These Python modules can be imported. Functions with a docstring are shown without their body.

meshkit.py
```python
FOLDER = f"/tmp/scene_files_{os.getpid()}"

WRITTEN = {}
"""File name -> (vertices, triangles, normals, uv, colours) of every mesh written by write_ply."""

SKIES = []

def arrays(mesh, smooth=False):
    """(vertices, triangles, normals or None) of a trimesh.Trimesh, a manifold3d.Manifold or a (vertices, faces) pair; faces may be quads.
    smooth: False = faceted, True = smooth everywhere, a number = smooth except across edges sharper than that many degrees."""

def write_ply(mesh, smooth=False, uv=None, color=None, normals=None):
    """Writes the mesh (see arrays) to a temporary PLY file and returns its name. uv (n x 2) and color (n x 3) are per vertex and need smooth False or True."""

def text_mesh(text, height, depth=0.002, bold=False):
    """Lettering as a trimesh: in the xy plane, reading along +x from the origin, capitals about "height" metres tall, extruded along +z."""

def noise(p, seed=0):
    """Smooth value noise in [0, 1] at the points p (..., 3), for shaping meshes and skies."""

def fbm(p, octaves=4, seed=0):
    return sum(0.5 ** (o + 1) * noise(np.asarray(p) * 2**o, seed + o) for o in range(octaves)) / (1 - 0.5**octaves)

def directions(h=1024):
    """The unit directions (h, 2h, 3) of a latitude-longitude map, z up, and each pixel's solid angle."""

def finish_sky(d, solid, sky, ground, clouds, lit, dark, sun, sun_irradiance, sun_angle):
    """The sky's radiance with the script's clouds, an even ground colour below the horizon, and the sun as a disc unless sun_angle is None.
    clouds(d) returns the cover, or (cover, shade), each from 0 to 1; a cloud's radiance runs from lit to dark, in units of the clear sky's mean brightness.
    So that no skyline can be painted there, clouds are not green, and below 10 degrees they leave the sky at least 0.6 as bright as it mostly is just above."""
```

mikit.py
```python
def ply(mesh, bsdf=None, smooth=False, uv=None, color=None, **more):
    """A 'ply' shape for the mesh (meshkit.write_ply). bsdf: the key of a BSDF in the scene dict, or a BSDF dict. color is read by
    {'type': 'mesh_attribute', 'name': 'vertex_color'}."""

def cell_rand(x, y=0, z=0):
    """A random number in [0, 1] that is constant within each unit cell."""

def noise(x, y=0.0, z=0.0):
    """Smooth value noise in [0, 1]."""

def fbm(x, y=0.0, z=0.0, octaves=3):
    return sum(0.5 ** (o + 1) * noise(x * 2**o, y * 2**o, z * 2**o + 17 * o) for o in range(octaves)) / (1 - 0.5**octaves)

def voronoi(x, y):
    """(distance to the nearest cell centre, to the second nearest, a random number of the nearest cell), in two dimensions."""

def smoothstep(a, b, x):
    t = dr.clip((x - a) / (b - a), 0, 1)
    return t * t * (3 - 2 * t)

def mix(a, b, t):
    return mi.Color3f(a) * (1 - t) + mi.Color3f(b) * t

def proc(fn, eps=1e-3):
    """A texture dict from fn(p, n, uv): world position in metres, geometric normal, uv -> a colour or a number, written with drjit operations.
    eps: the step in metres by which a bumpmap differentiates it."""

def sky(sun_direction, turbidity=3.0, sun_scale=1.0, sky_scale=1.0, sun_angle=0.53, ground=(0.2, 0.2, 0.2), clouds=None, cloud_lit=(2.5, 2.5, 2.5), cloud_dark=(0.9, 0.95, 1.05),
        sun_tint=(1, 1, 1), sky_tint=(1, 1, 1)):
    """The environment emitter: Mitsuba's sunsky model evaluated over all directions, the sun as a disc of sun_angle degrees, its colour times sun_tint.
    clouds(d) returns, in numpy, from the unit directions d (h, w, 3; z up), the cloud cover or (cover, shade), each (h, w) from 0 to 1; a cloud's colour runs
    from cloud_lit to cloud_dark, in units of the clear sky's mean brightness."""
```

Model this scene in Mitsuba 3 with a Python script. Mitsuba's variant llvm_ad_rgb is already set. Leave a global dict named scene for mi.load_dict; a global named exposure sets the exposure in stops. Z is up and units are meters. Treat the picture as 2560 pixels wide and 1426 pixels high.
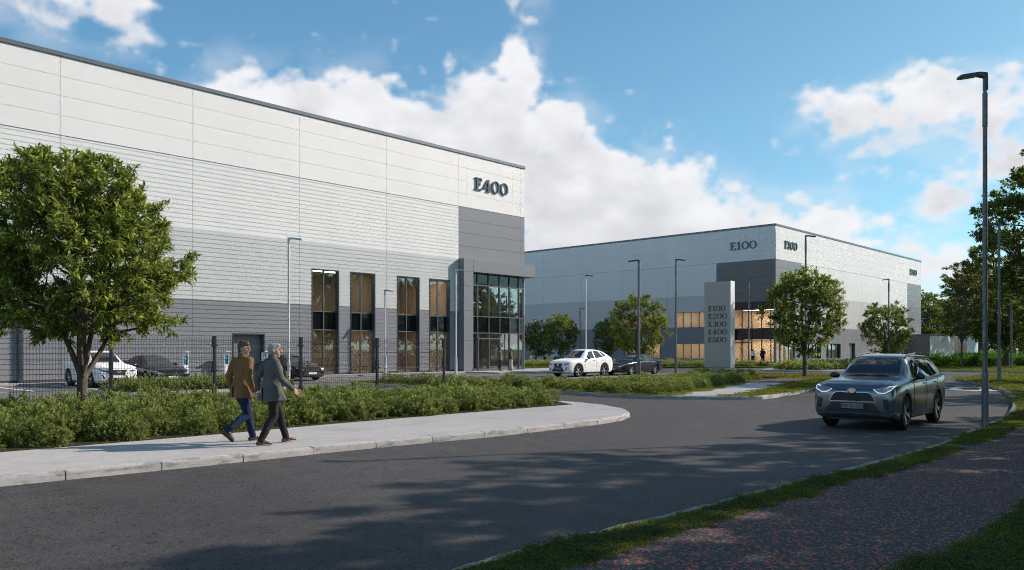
import math, numpy as np, trimesh, manifold3d as m3, shapely.geometry as sg, shapely.ops as so
import mitsuba as mi, drjit as dr
import mikit, meshkit
from mikit import noise, fbm, voronoi, cell_rand, smoothstep, mix

scene, labels = {}, {}
T = mi.ScalarTransform4f
# World axes: x runs along the long facades (away from the viewer), y across them, z up, metres.
# C(X, Y) turns plan offsets measured to the viewer's right (X) and ahead (Y) into world x, y.
UX, UY = 0.6841, 0.7294
def C(X, Y): return (UX * X + UY * Y, -UY * X + UX * Y)
def P(*pts): return [C(*p) for p in pts]

# ---------------------------------------------------------------- camera, sky, exposure
EYE = 1.7
scene['camera'] = {'type': 'perspective', 'fov': math.degrees(2 * math.atan(1280 / 2010)), 'fov_axis': 'x',
    'principal_point_offset_y': -(874.7 - 713) / 1426, 'near_clip': 0.1, 'far_clip': 6000.0,
    'to_world': T().look_at(origin=[0, 0, EYE], target=[UY, UX, EYE], up=[0, 0, 1])}
SUN = np.array([0.885 * 0.8686, -0.4656 * 0.8686, 0.4955])

# cumulus banks: (azimuth degrees right of the view axis, elevation, half width, half height, strength)
BANKS = [(-31, 26, 6, 4.5, .72), (-27, 21.5, 4, 2.4, .55), (-10.5, 13.5, 9, 5.0, 1.0), (-18, 15.5, 4.5, 3.2, .8), (-6, 12.5, 6, 4, .8), (-1.2, 15.5, 3.2, 3.6, .8), (0.2, 19.0, 1.9, 2.6, .75), (-4.6, 19.3, 1.0, 1.1, .45),
         (4.6, 10.8, 6.0, 4.5, .95), (3.4, 15.8, 2.4, 2.2, .8), (10.2, 9.2, 5.6, 3.6, .92), (15.2, 7.0, 5.6, 3.1, .86), (20, 6.8, 6, 2.6, .85), (1.2, 23.6, 1.9, .9, .42), (-24.6, 20.4, .9, .6, .38),
         (22.6, 15.8, 3.8, 1.4, .66), (28.0, 15.6, 4.2, 1.9, .76), (31.5, 14.2, 3.2, 1.7, .6), (23.6, 12.2, 1.8, .8, .42), (28.5, 9.6, 3.2, 1.5, .46), (28, 5.0, 5, 2.0, .55), (32, 11.6, 4, 1.3, .5), (21, 10, 4, 1.2, .35), (25.5, 3.0, 5, 1.3, .5)]
def clouds(d):
    X = UX * d[..., 0] - UY * d[..., 1]; Y = UY * d[..., 0] + UX * d[..., 1]
    az, el = np.degrees(np.arctan2(X, Y)), np.degrees(np.arcsin(np.clip(d[..., 2], -1, 1)))
    q = np.stack([az * .16, el * .24, az * 0], -1)
    wob = meshkit.fbm(q * 1.9 + 31, 4) - .5
    azw, elw = az + wob * 3.0, el + (meshkit.fbm(q * 1.9 + 77, 4) - .5) * 2.4
    f, base, tot = np.zeros(az.shape), np.zeros(az.shape), np.zeros(az.shape) + 1e-6
    for a, e, w, h, s in BANKS:
        up = (elw - e) / h
        up = np.where(up < 0, up * .62, up)                      # flat bases, towering tops
        g = s * np.exp(-(((azw - a) / w) ** 2 + up ** 2))
        f = np.maximum(f, g) + .22 * np.minimum(f, g); base += g * (elw - e) / h; tot += g
    # fair-weather cover for the unseen sky, thinned to lower the fill light
    far = meshkit.fbm(np.stack([d[..., 0] / (d[..., 2] + .3), d[..., 1] / (d[..., 2] + .3), d[..., 2] * 0], -1) * 2.2 + 9, 4)
    inview = np.exp(-np.maximum(np.abs(az) - 36, 0) ** 2 / 60) * np.exp(-np.maximum(el - 30, 0) ** 2 / 60)
    f = f * inview + (1 - inview) * np.clip((far - .55) * 4.0, 0, .95)
    fine = meshkit.fbm(q * 4.5 + 5, 5) - .5
    den = f + fine * .74
    cover = np.clip((den - .25) / .36, 0, 1); cover = cover * cover * (3 - 2 * cover)
    soft = np.clip((f - .1) * 1.2, 0, .25) * np.clip((meshkit.fbm(q * 2.5 + 15, 4) - .35) * 3, 0, 1)
    cover = np.maximum(cover * .97, soft)
    lump = meshkit.fbm(q * 2.6 + 50, 4)
    shade = np.clip(.50 - .42 * base / tot + (lump - .5) * 1.5 + (den - .8) * .35, 0, 1) * np.clip((den - .34) * 3.2, .1, 1)
    return cover, shade

scene['sky'] = mikit.sky(SUN, turbidity=2.6, sun_scale=1.0, sky_scale=1.0, ground=(.16, .16, .15), clouds=clouds,
                         cloud_lit=(2.75, 2.74, 2.8), cloud_dark=(2.08, 2.07, 2.16), sun_tint=(.95, 1.045, 1.38), sky_tint=(.75, 1.02, 1.05))
scene['sky']['sampling_weight'] = 60.0                    # most light samples go to the sky, few to the indoor lamps
labels['sky'] = {'label': 'blue sky with drifting white cumulus clouds', 'kind': 'structure'}
exposure = 2.2

# ---------------------------------------------------------------- mesh helpers
class MB:
    """Collects vertices and triangles into one mesh."""
    def __init__(s): s.v, s.f, s.n = [], [], 0
    def add(s, v, f):
        v, f = np.asarray(v, float), np.asarray(f, int)
        if f.ndim == 2 and f.shape[1] == 4: f = np.vstack([f[:, [0, 1, 2]], f[:, [0, 2, 3]]])
        s.v.append(v); s.f.append(f + s.n); s.n += len(v); return s
    def mesh(s, m): return s.add(np.asarray(m.vertices), np.asarray(m.faces))
    def man(s, m):
        q = m.to_mesh(); return s.add(q.vert_properties[:, :3], q.tri_verts)
    def box(s, x0, x1, y0, y1, z0, z1):
        v = [[x, y, z] for x in (x0, x1) for y in (y0, y1) for z in (z0, z1)]
        return s.add(v, [[0, 1, 3, 2], [4, 6, 7, 5], [0, 4, 5, 1], [2, 3, 7, 6], [0, 2, 6, 4], [1, 5, 7, 3]])
    def cbox(s, x0, x1, y0, y1, z0, z1, c=.01): return s.man(chamfer(x0, x1, y0, y1, z0, z1, c))
    def tube(s, pts, radii, sides=8, cap=True):
        p = np.asarray(pts, float); r = np.broadcast_to(radii, (len(p),))
        t = np.gradient(p, axis=0); t /= np.linalg.norm(t, axis=1, keepdims=True) + 1e-12
        ref = np.array([0, 0, 1.0]) if abs(t[0][2]) < .9 else np.array([1.0, 0, 0])
        a = np.cross(t, ref); a /= np.linalg.norm(a, axis=1, keepdims=True) + 1e-12
        b = np.cross(t, a); an = np.arange(sides) * 2 * np.pi / sides
        v = (p[:, None] + r[:, None, None] * (np.cos(an)[None, :, None] * a[:, None] + np.sin(an)[None, :, None] * b[:, None])).reshape(-1, 3)
        i, j = np.meshgrid(np.arange(len(p) - 1), np.arange(sides), indexing='ij')
        q = np.stack([i * sides + j, i * sides + (j + 1) % sides, (i + 1) * sides + (j + 1) % sides, (i + 1) * sides + j], -1).reshape(-1, 4)[:, ::-1]
        s.add(v, q)
        if cap:
            for k, e in ((0, p[0]), (len(p) - 1, p[-1])):
                ring = v[k * sides:(k + 1) * sides]; tri = [[x, (x + 1) % sides, sides] for x in range(sides)]
                s.add(np.vstack([ring, e]), np.array(tri) if k == 0 else np.array(tri)[:, ::-1])
        return s
    def get(s, M=None):
        v, f = np.vstack(s.v), np.vstack(s.f)
        if M is not None: v = v @ np.asarray(M)[:3, :3].T + np.asarray(M)[:3, 3]
        return v, f
def chamfer(x0, x1, y0, y1, z0, z1, c=.01):
    p = []
    for x, sx in ((x0, 1), (x1, -1)):
        for y, sy in ((y0, 1), (y1, -1)):
            for z, sz in ((z0, 1), (z1, -1)):
                p += [[x + sx * c, y + sy * c, z], [x + sx * c, y, z + sz * c], [x, y + sy * c, z + sz * c]]
    return m3.Manifold.hull_points(np.array(p, float))
def lathe(profile, sides=24):
    """Surface of revolution about z from (radius, z) pairs."""
    pr = np.asarray(profile, float); a = np.arange(sides) * 2 * np.pi / sides
    v = np.stack([pr[:, 0][:, None] * np.cos(a), pr[:, 0][:, None] * np.sin(a), np.repeat(pr[:, 1][:, None], sides, 1)], -1).reshape(-1, 3)
    i, j = np.meshgrid(np.arange(len(pr) - 1), np.arange(sides), indexing='ij')
    return v, np.stack([i * sides + j, i * sides + (j + 1) % sides, (i + 1) * sides + (j + 1) % sides, (i + 1) * sides + j], -1).reshape(-1, 4)
def slab(poly, z0, z1):
    mb = MB()
    for g in getattr(poly, 'geoms', [poly]):
        if g.area < 1e-6: continue
        m = trimesh.creation.extrude_polygon(g, z1 - z0, engine='earcut'); m.apply_translation([0, 0, z0]); mb.mesh(m)
    return mb.get()
def sheet(poly, z):
    mb = MB()
    for g in getattr(poly, 'geoms', [poly]):
        v, f = trimesh.creation.triangulate_polygon(g, engine='earcut')
        v = np.column_stack([v, np.full(len(v), z)])
        n = np.cross(v[f[:, 1]] - v[f[:, 0]], v[f[:, 2]] - v[f[:, 0]])[:, 2]
        mb.add(v, np.where((n < 0)[:, None], f[:, ::-1], f))
    return mb.get()
COUNT = {}
def key_of(base):
    n = COUNT.get(base, 0); COUNT[base] = n + 1
    return base if n == 0 else f'{base}_{n:03d}'
def put(key, mesh, bsdf, smooth=False, number=True, **kw):
    """One entry of the scene; a name that is taken gets the next three-digit number."""
    k = key_of(key) if number else key
    if isinstance(mesh, MB): mesh = mesh.get()
    scene[k] = mikit.ply(mesh, bsdf, smooth=smooth, **kw); return k
def tag(key, label=None, cat=None, group=None, kind=None):
    d = labels.setdefault(key, {})
    for a, b in (('label', label), ('category', cat), ('group', group), ('kind', kind)):
        if b: d[a] = b
    return key
def place(x, y, z=0, deg=0, s=1.0):
    return T().translate([x, y, z]).rotate([0, 0, 1], deg).scale(s)
def copy_parts(src, dst, tw):
    """The parts of thing src again under the key dst, at another place (parts are built about the origin)."""
    for k in [k for k in scene if k == src or k.startswith(src + '__')]:
        scene[dst + k[len(src):]] = {**scene[k], 'to_world': tw}
        if k in labels and k != src: labels[dst + k[len(src):]] = dict(labels[k])
def spline(pts, n=8):
    p = np.asarray(pts, float); p = np.vstack([2 * p[0] - p[1], p, 2 * p[-1] - p[-2]]); out = []
    for i in range(1, len(p) - 2):
        for t in np.arange(n) / n:
            a, b, c, d = p[i - 1:i + 3]
            out.append(.5 * (2 * b + (c - a) * t + (2 * a - 5 * b + 4 * c - d) * t * t + (3 * b - a - 3 * c + d) * t ** 3))
    return np.vstack(out + [p[-2]])

# ---------------------------------------------------------------- materials
def rgb(*c): return {'type': 'rgb', 'value': list(c)}
def mat(name, color, rough=.5, metal=0.0, spec=.5, coat=0.0, bump=None, bscale=1.0, **kw):
    d = {'type': 'principled', 'base_color': color if isinstance(color, dict) else rgb(*color), 'roughness': rough if isinstance(rough, dict) else float(rough), 'metallic': float(metal), 'specular': float(spec)}
    if coat: d['clearcoat'] = float(coat); d['clearcoat_gloss'] = .95
    d.update(kw)
    if bump is not None: d = {'type': 'bumpmap', 'tex': bump, 'scale': bscale, 'bsdf': d}
    scene[name] = {'type': 'twosided', 'bsdf': d}; return name
pr = mikit.proc
def asphalt_c(p, n, uv):
    big = fbm(p.x * .25, p.y * .25, 3, octaves=3); mid = fbm(p.x * 3, p.y * 3, 7, octaves=3)
    a, b, r = voronoi(p.x * 70, p.y * 70)
    a2, b2, r2 = voronoi(p.x * 8 + noise(p.x * 40, p.y * 40) * .35, p.y * 8 + noise(p.x * 40, p.y * 40, 5) * .35)
    spot = smoothstep(.20, .13, a2) * smoothstep(.62, .7, r2)
    patch = smoothstep(.55, .7, fbm(p.x * .11, p.y * .11, 31, octaves=2))
    g = .054 + .02 * (big - .5) + .02 * (mid - .5) + .045 * (r - .5) - .010 * patch
    return mi.Color3f(g * 1.01, g * .97, g * .95) * (1 - .6 * spot)
mat('m_asphalt', pr(asphalt_c), .78, spec=.35)
def asphalt2_c(p, n, uv):
    big = fbm(p.x * .3, p.y * .3, 9, octaves=3)
    g = .085 + .03 * (big - .5)
    return mi.Color3f(g, g, g * 1.04)
mat('m_tarmac', pr(asphalt2_c), .8, spec=.35)
def concrete_c(p, n, uv):
    big = fbm(p.x * .5, p.y * .5, p.z, octaves=3); fine = fbm(p.x * 9, p.y * 9, p.z * 9, octaves=3)
    along = fbm(p.x * .7, p.y * 22, 4, octaves=2)
    stain = smoothstep(.58, .75, fbm(p.x * 1.3, p.y * 1.3, 12, octaves=3))
    g = .315 + .045 * (big - .5) + .06 * (fine - .5) + .05 * (along - .5) - .03 * stain
    return mi.Color3f(g, g * .985, g * .955)
mat('m_pavement', pr(concrete_c), .85, spec=.3)
def kerb_c(p, n, uv):
    big = fbm(p.x * 2.2, p.y * 2.2, p.z * 6, octaves=3); fine = fbm(p.x * 28, p.y * 28, p.z * 28, octaves=3)
    dirt = smoothstep(.5, .72, fbm(p.x * 5, p.y * 5, p.z * 14, octaves=3))
    g = .36 + .13 * (big - .5) + .12 * (fine - .5) - .13 * dirt
    return mi.Color3f(g, g * .98, g * .94)
mat('m_kerb', pr(kerb_c), .9, spec=.25)
mat('m_kerb_shade_tint', pr(lambda p, n, uv: kerb_c(p, n, uv) * mi.Color3f(.56, .58, .50)), .95, spec=.2)  # copy of the kerb colour, darkened: shade on the right-hand kerb painted in
def path_c(p, n, uv):
    w = noise(p.x * 30, p.y * 30) * .5
    a, b, r = voronoi(p.x * 30 + w, p.y * 30 - w)
    a2, b2, r2 = voronoi(p.x * 60, p.y * 60)
    thick = .14 + .30 * fbm(p.x * .8, p.y * .8, 2, octaves=2)
    red = smoothstep(.42, .30, a) * smoothstep(1 - thick - .02, 1 - thick + .02, r)
    wh = smoothstep(.40, .25, a2) * smoothstep(.93, .95, r2)
    base = mix([.036, .038, .037], [.056, .058, .057], r2)
    c = mix(base, [.46, .10, .065], red * .92) 
    return mix(c, [.20, .185, .19], wh)
mat('m_red_path', pr(path_c), .85, spec=.3)
def soil_c(p, n, uv):
    g = fbm(p.x * 6, p.y * 6, 3, octaves=4)
    return mix([.018, .016, .010], [.05, .045, .024], g)
mat('m_soil', pr(soil_c), .95, spec=.1)
def turf_c(p, n, uv):
    g = fbm(p.x * 4, p.y * 4, 3, octaves=3); h = fbm(p.x * .35, p.y * .35, 8, octaves=3)
    return mix(mix([.035, .055, .012], [.085, .12, .028], g), [.12, .13, .035], smoothstep(.45, .75, h) * .5)
mat('m_turf', pr(turf_c), .95, spec=.1)
def field_c(p, n, uv):
    h = fbm(p.x * .02, p.y * .02, 8, octaves=4)
    return mix([.05, .075, .02], [.11, .13, .045], h)
mat('m_field', pr(field_c), .95, spec=.1)
def white_c(p, n, uv):
    run = fbm(p.x * .5 + p.y * .5, p.z * .12, 3, octaves=2); h = fbm(p.x * .15 + p.y * .15, p.z * .15, 6, octaves=2)
    g = .70 + .035 * (run - .5) + .04 * (h - .5)
    return mi.Color3f(g * 1.01, g * .995, g * .985)
mat('m_white_panel', pr(white_c), .42, spec=.4)
def clad_mat(name, c, rough=.4):
    def fn(p, n, uv):
        run = fbm(p.x * .6 + p.y * .6, p.z * .12, 3, octaves=2); cell = fbm(p.x * .12 + p.y * .12, p.z * .3, 9, octaves=2)
        k = 1 + .06 * (run - .5) + .07 * (cell - .5)
        return mi.Color3f(c[0] * k, c[1] * k, c[2] * k)
    mat(name, pr(fn), rough, spec=.45)
clad_mat('m_clad_light', (.68, .685, .67)); clad_mat('m_clad_mid', (.50, .515, .51)); clad_mat('m_clad_dark', (.20, .208, .228))
clad_mat('m_grey_panel', (.175, .185, .205), .38); clad_mat('m_slate_panel', (.15, .142, .142), .42)
mat('m_gap', (.05, .05, .055), .8); mat('m_coping', (.135, .145, .165), .35, metal=.3); mat('m_frame', (.035, .045, .06), .35, spec=.5)
mat('m_mullion', (.13, .14, .155), .35, metal=.4); mat('m_letter', (.075, .085, .105), .3, metal=.5); mat('m_roof', (.35, .35, .36), .8)
mat('m_spandrel', (.006, .007, .009), .04, spec=.6); mat('m_tan_wall', (.42, .32, .225), .8); mat('m_beige_wall', (.62, .52, .38), .8); mat('m_room', (.34, .29, .24), .8); mat('m_lobby', (.30, .29, .25), .7); mat('m_carpet', (.10, .09, .08), .9)
scene['m_glass'] = {'type': 'thindielectric', 'int_ior': 1.95, 'ext_ior': 1.0}; scene['m_coated_glass'] = {'type': 'thindielectric', 'int_ior': 2.4, 'ext_ior': 1.0}; mat('m_sign_letter', (.025, .028, .034), .45)
scene['m_clear_glass'] = {'type': 'thindielectric', 'int_ior': 1.55, 'ext_ior': 1.0}
def galv_c(p, n, uv):
    a, b, r = voronoi(p.z * 18 + noise(p.x * 60, p.y * 60) * 2, (p.x - p.y) * 40); s = fbm(p.x * 14, p.y * 14, p.z * 2.5, octaves=3)
    g = .17 + .09 * (r - .5) + .12 * (s - .5)
    return mi.Color3f(g * .96, g * .99, g * 1.05)
mat('m_galvanised', pr(galv_c), .5, metal=.5); mat('m_lamp_head', (.075, .08, .09), .4, metal=.3); mat('m_lens', (.35, .36, .36), .2)
mat('m_lamp_grey', (.58, .58, .58), .5)
mat('m_marking', (.68, .68, .66), .75); mat('m_black', (.012, .012, .014), .5); mat('m_fence', (.014, .016, .018), .5, spec=.4)
mat('m_sign_grey', (.345, .335, .325), .35, spec=.5, metal=.2); mat('m_white_gloss', (.78, .78, .77), .25, coat=.3); mat('m_screen', (.03, .16, .24), .15); mat('m_teal', (.12, .42, .60), .3)
# ---------------------------------------------------------------- ground, roads, kerbs
def poly(*pts): return sg.Polygon(P(*pts)).buffer(0)
def wpoly(*pts): return sg.Polygon(pts)
put('ground', sheet(sg.box(-2500, -2500, 4500, 4500), -.03), 'm_field'); tag('ground', 'open grassland round the estate', kind='structure')
road_area = sg.Polygon(P((-80, -30), (60, -30), (75, 48), (140, 62), (150, 77), (60, 82), (38, 68), (29.5, 82), (40, 140), (-60, 140), (-90, 60)))
put('road', sheet(road_area, 0), 'm_asphalt'); tag('road', 'dark asphalt access road curving past the warehouses', kind='structure')
put('car_park', sheet(sg.box(-8, 29.6, 40, 42.9).union(poly((0.5, 42.5), (4.5, 43), (8, 48.5), (14, 56), (6, 62), (-6, 60))), .004), 'm_tarmac'); tag('car_park', 'grey tarmac car park beside the warehouse', kind='structure')

KERB_W, KERB_H = .145, .12
def stone_mesh(a, b, na, nb, h=KERB_H, w=KERB_W, seed=0):
    """One kerbstone from a to b on the line of the road edge, its back to the left normals na, nb: battered, rounded, a little uneven."""
    r = np.random.default_rng(seed); prof = [(0, -.06), (.012, h - .035), (.022, h - .012), (.045, h), (w, h + .001), (w, -.06)]
    dz, dd = r.normal(0, .003), r.normal(0, .003); n = 5; rings = []
    for t in np.linspace(0, 1, n):
        p, nn = a + (b - a) * t, na + (nb - na) * t; k = .006 if t in (0, 1) else 0
        rings.append([[*(p + nn * (d + dd + k)), z + dz + (r.normal(0, .0025) if z > .05 else 0) - (k if z > .05 else 0)] for d, z in prof])
    v = np.array(rings).reshape(-1, 3); m = len(prof)
    f = [[i * m + j, (i + 1) * m + j, (i + 1) * m + j + 1, i * m + j + 1] for i in range(n - 1) for j in range(m - 1)]
    mb = MB().add(v, f); mb.add(v[:m], [[0, j, j + 1] for j in range(1, m - 1)]); mb.add(v[-m:], [[0, j + 1, j] for j in range(1, m - 1)])
    return mb.get()
def kerb(holder, pts, length=1.2, closed=False, single=True, smooth_n=6, flip=False, gap=.014, stone='m_kerb'):
    """Kerbstones along the road edge; single: each stone an entry, else one part of them all."""
    q = np.array(P(*pts)) if not isinstance(pts, np.ndarray) else pts
    if smooth_n: q = spline(q, smooth_n)
    seg = np.linalg.norm(np.diff(q, axis=0), axis=1); L = np.concatenate([[0], np.cumsum(seg)])
    n = max(1, round(L[-1] / length)); at = np.linspace(0, L[-1], n + 1)
    def pos(t): return np.array([np.interp(t, L, q[:, 0]), np.interp(t, L, q[:, 1])])
    def nor(t):
        d = pos(min(t + .15, L[-1])) - pos(max(t - .15, 0)); d /= np.linalg.norm(d)
        return np.array([-d[1], d[0]]) * (-1 if flip else 1)
    allm = MB()
    for i in range(n):
        t0, t1 = at[i] + gap / 2, at[i + 1] - gap / 2
        m = stone_mesh(pos(t0), pos(t1), nor(t0), nor(t1), seed=i + 17)
        if single: put(holder + '__kerbstone', m, stone)
        else: allm.add(*m)
    if not single:
        k = put(holder + '__kerb', allm, 'm_kerb'); tag(k, kind='stuff')

# pavement in the front left with the planting bed behind it
front_kerb = [(-12, 4.6), (-9, 7.4), (-6.35, 9.97), (-5.14, 11.09), (-4.28, 11.94), (-3.39, 12.88), (-1.6, 14.58), (-.41, 15.6), (.63, 16.73), (1.69, 17.9), (2.5, 18.95), (2.99, 20.3), (3.0, 22.0), (2.26, 23.91), (1.2, 25.3), (-.4, 26.6), (-2.6, 26.9)]
fk = spline(np.array(front_kerb), 6)
front_back = [(-2.6, 26.9), (-11.9, 18.75), (-22, 10.0), (-16, 1.5)]
front_poly = poly(*[tuple(x) for x in fk], *front_back)
put('pavement', slab(front_poly.buffer(-.13), -.02, .119), 'm_pavement'); tag('pavement', 'pale concrete pavement along the near side of the road', kind='structure')
kerb('pavement', front_kerb)
bed_front_c = [(-20, 1.5), (-12, 8.0), (-7.83, 12.45), (-6.52, 13.85), (-5.41, 15.1), (-3.92, 17.0), (-1.74, 19.5), (.6, 22.0), (1.75, 23.2), (1.3, 24.6), (-.6, 26.2), (-2.6, 26.6), (-11.9, 18.45), (-22, 9.6)]
bed_front = poly(*bed_front_c)
put('planting_bed', slab(bed_front, -.02, .127), 'm_soil'); tag('planting_bed', 'soil under the long hedge beside the pavement', kind='structure')

# island with the sign, hedge, footpath and tree
mid_kerb = [(-8, 39.5), (-5, 36.2), (-1, 33.4), (1.85, 30.98), (3.89, 28.48), (5.19, 27.58), (7.57, 27.2), (8.6, 27.5), (10.0, 29.4), (11.57, 31.85), (14.58, 37.84), (17.7, 44.2), (19.3, 49), (18.5, 52.5), (15, 53.6), (11.5, 52), (8, 47), (4, 41.8), (0, 40.6), (-4.5, 41.2), (-8, 39.5)]
mk = spline(np.array(mid_kerb), 5)
mid_poly = poly(*[tuple(x) for x in mk])
put('verge', slab(mid_poly.buffer(-.13), -.02, .119), 'm_turf'); tag('verge', 'mown grass island round the sign', kind='structure')
kerb('verge', mid_kerb[2:15], length=.92, smooth_n=5)
kerb('verge', mid_kerb[14:] + mid_kerb[1:3], length=.92, single=False, smooth_n=5)
path_mid = poly((5.3, 27.65), (8.0, 27.45), (8.4, 28.5), (12.6, 36.0), (13.3, 38.2), (11.0, 38.6), (7.9, 32.2))
put('footpath', slab(path_mid, .1, .128), 'm_pavement'); tag('footpath', 'short concrete footpath beside the sign hedge', kind='structure')
redmid = poly((11.0, 38.7), (13.35, 38.3), (16.6, 43.2), (17.3, 44.2), (15.2, 45.6), (13.6, 44.6))
put('red_path', slab(redmid, .1, .126), 'm_red_path'); tag('red_path', 'dark red speckled path beside the tree on the island', kind='structure')
bed_mid_c = [(-6.8, 38.6), (-4.2, 36.0), (-.6, 33.6), (2.0, 31.2), (3.9, 29.0), (5.0, 28.25), (6.3, 29.8), (7.7, 32.5), (9.6, 35.6), (11.2, 38.9), (13.2, 42.6), (13.6, 46.2), (12.2, 49.2), (10.4, 46.4), (9.2, 42.4), (6.6, 36.4), (3.4, 33.4), (-1.4, 35.8), (-5, 38.6)]
bed_mid = poly(*bed_mid_c)

# right-hand verge, dark red path and grass
right_kerb = [(-2.6, 3.2), (-.53, 5.76), (.08, 6.46), (.76, 7.12), (1.97, 8.29), (3.35, 9.7), (4.54, 10.86), (6.87, 13.27), (8.94, 15.78), (12.15, 19.81), (15.5, 24.9), (17.21, 27.78), (19.67, 32.31), (21.3, 35.9), (23.13, 40.56), (24.3, 43.9), (26.0, 46.6), (29.28, 50.17), (34.69, 54.0), (48, 59.5), (70, 66)]
rk = spline(np.array(right_kerb), 5)
right_poly = poly(*[tuple(x) for x in rk], (75, 60), (75, -15), (-2.6, -15))
put('grass_verge', slab(right_poly.buffer(-.13), -.02, .119), 'm_turf'); tag('grass_verge', 'grass verge between the road and the speckled path', kind='structure')
kerb('grass_verge', right_kerb[1:16], length=.92, smooth_n=5, flip=True, stone='m_kerb_shade_tint')
kerb('grass_verge', right_kerb[15:], length=1.2, single=False, smooth_n=5, flip=True)
pl = spline(np.array([(-1.0, 4.4), (.31, 5.76), (.94, 6.5), (1.86, 7.39), (2.67, 8.29), (3.31, 8.91), (4.51, 10.15), (5.79, 11.45), (7.45, 13.27), (9.35, 15.32), (11.3, 17.7), (14.6, 22.2), (18.4, 28.4), (21.2, 33.6), (23.6, 35.6), (30, 37.2)]), 5)
pr_ = spline(np.array([(1.0, 3.6), (2.95, 5.76), (3.5, 6.27), (4.08, 6.91), (4.66, 7.48), (6.5, 9.3), (10, 13.2), (13.6, 17.6), (17, 22.6), (20.5, 28.5), (23.4, 32.8), (30, 34.6)]), 5)
red_poly = poly(*[tuple(x) for x in pl], *[tuple(x) for x in pr_[::-1]])
k = put('red_path', slab(red_poly, .09, .124), 'm_red_path'); tag(k, 'wide dark path with red speckles in the near right corner', kind='structure')

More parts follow.
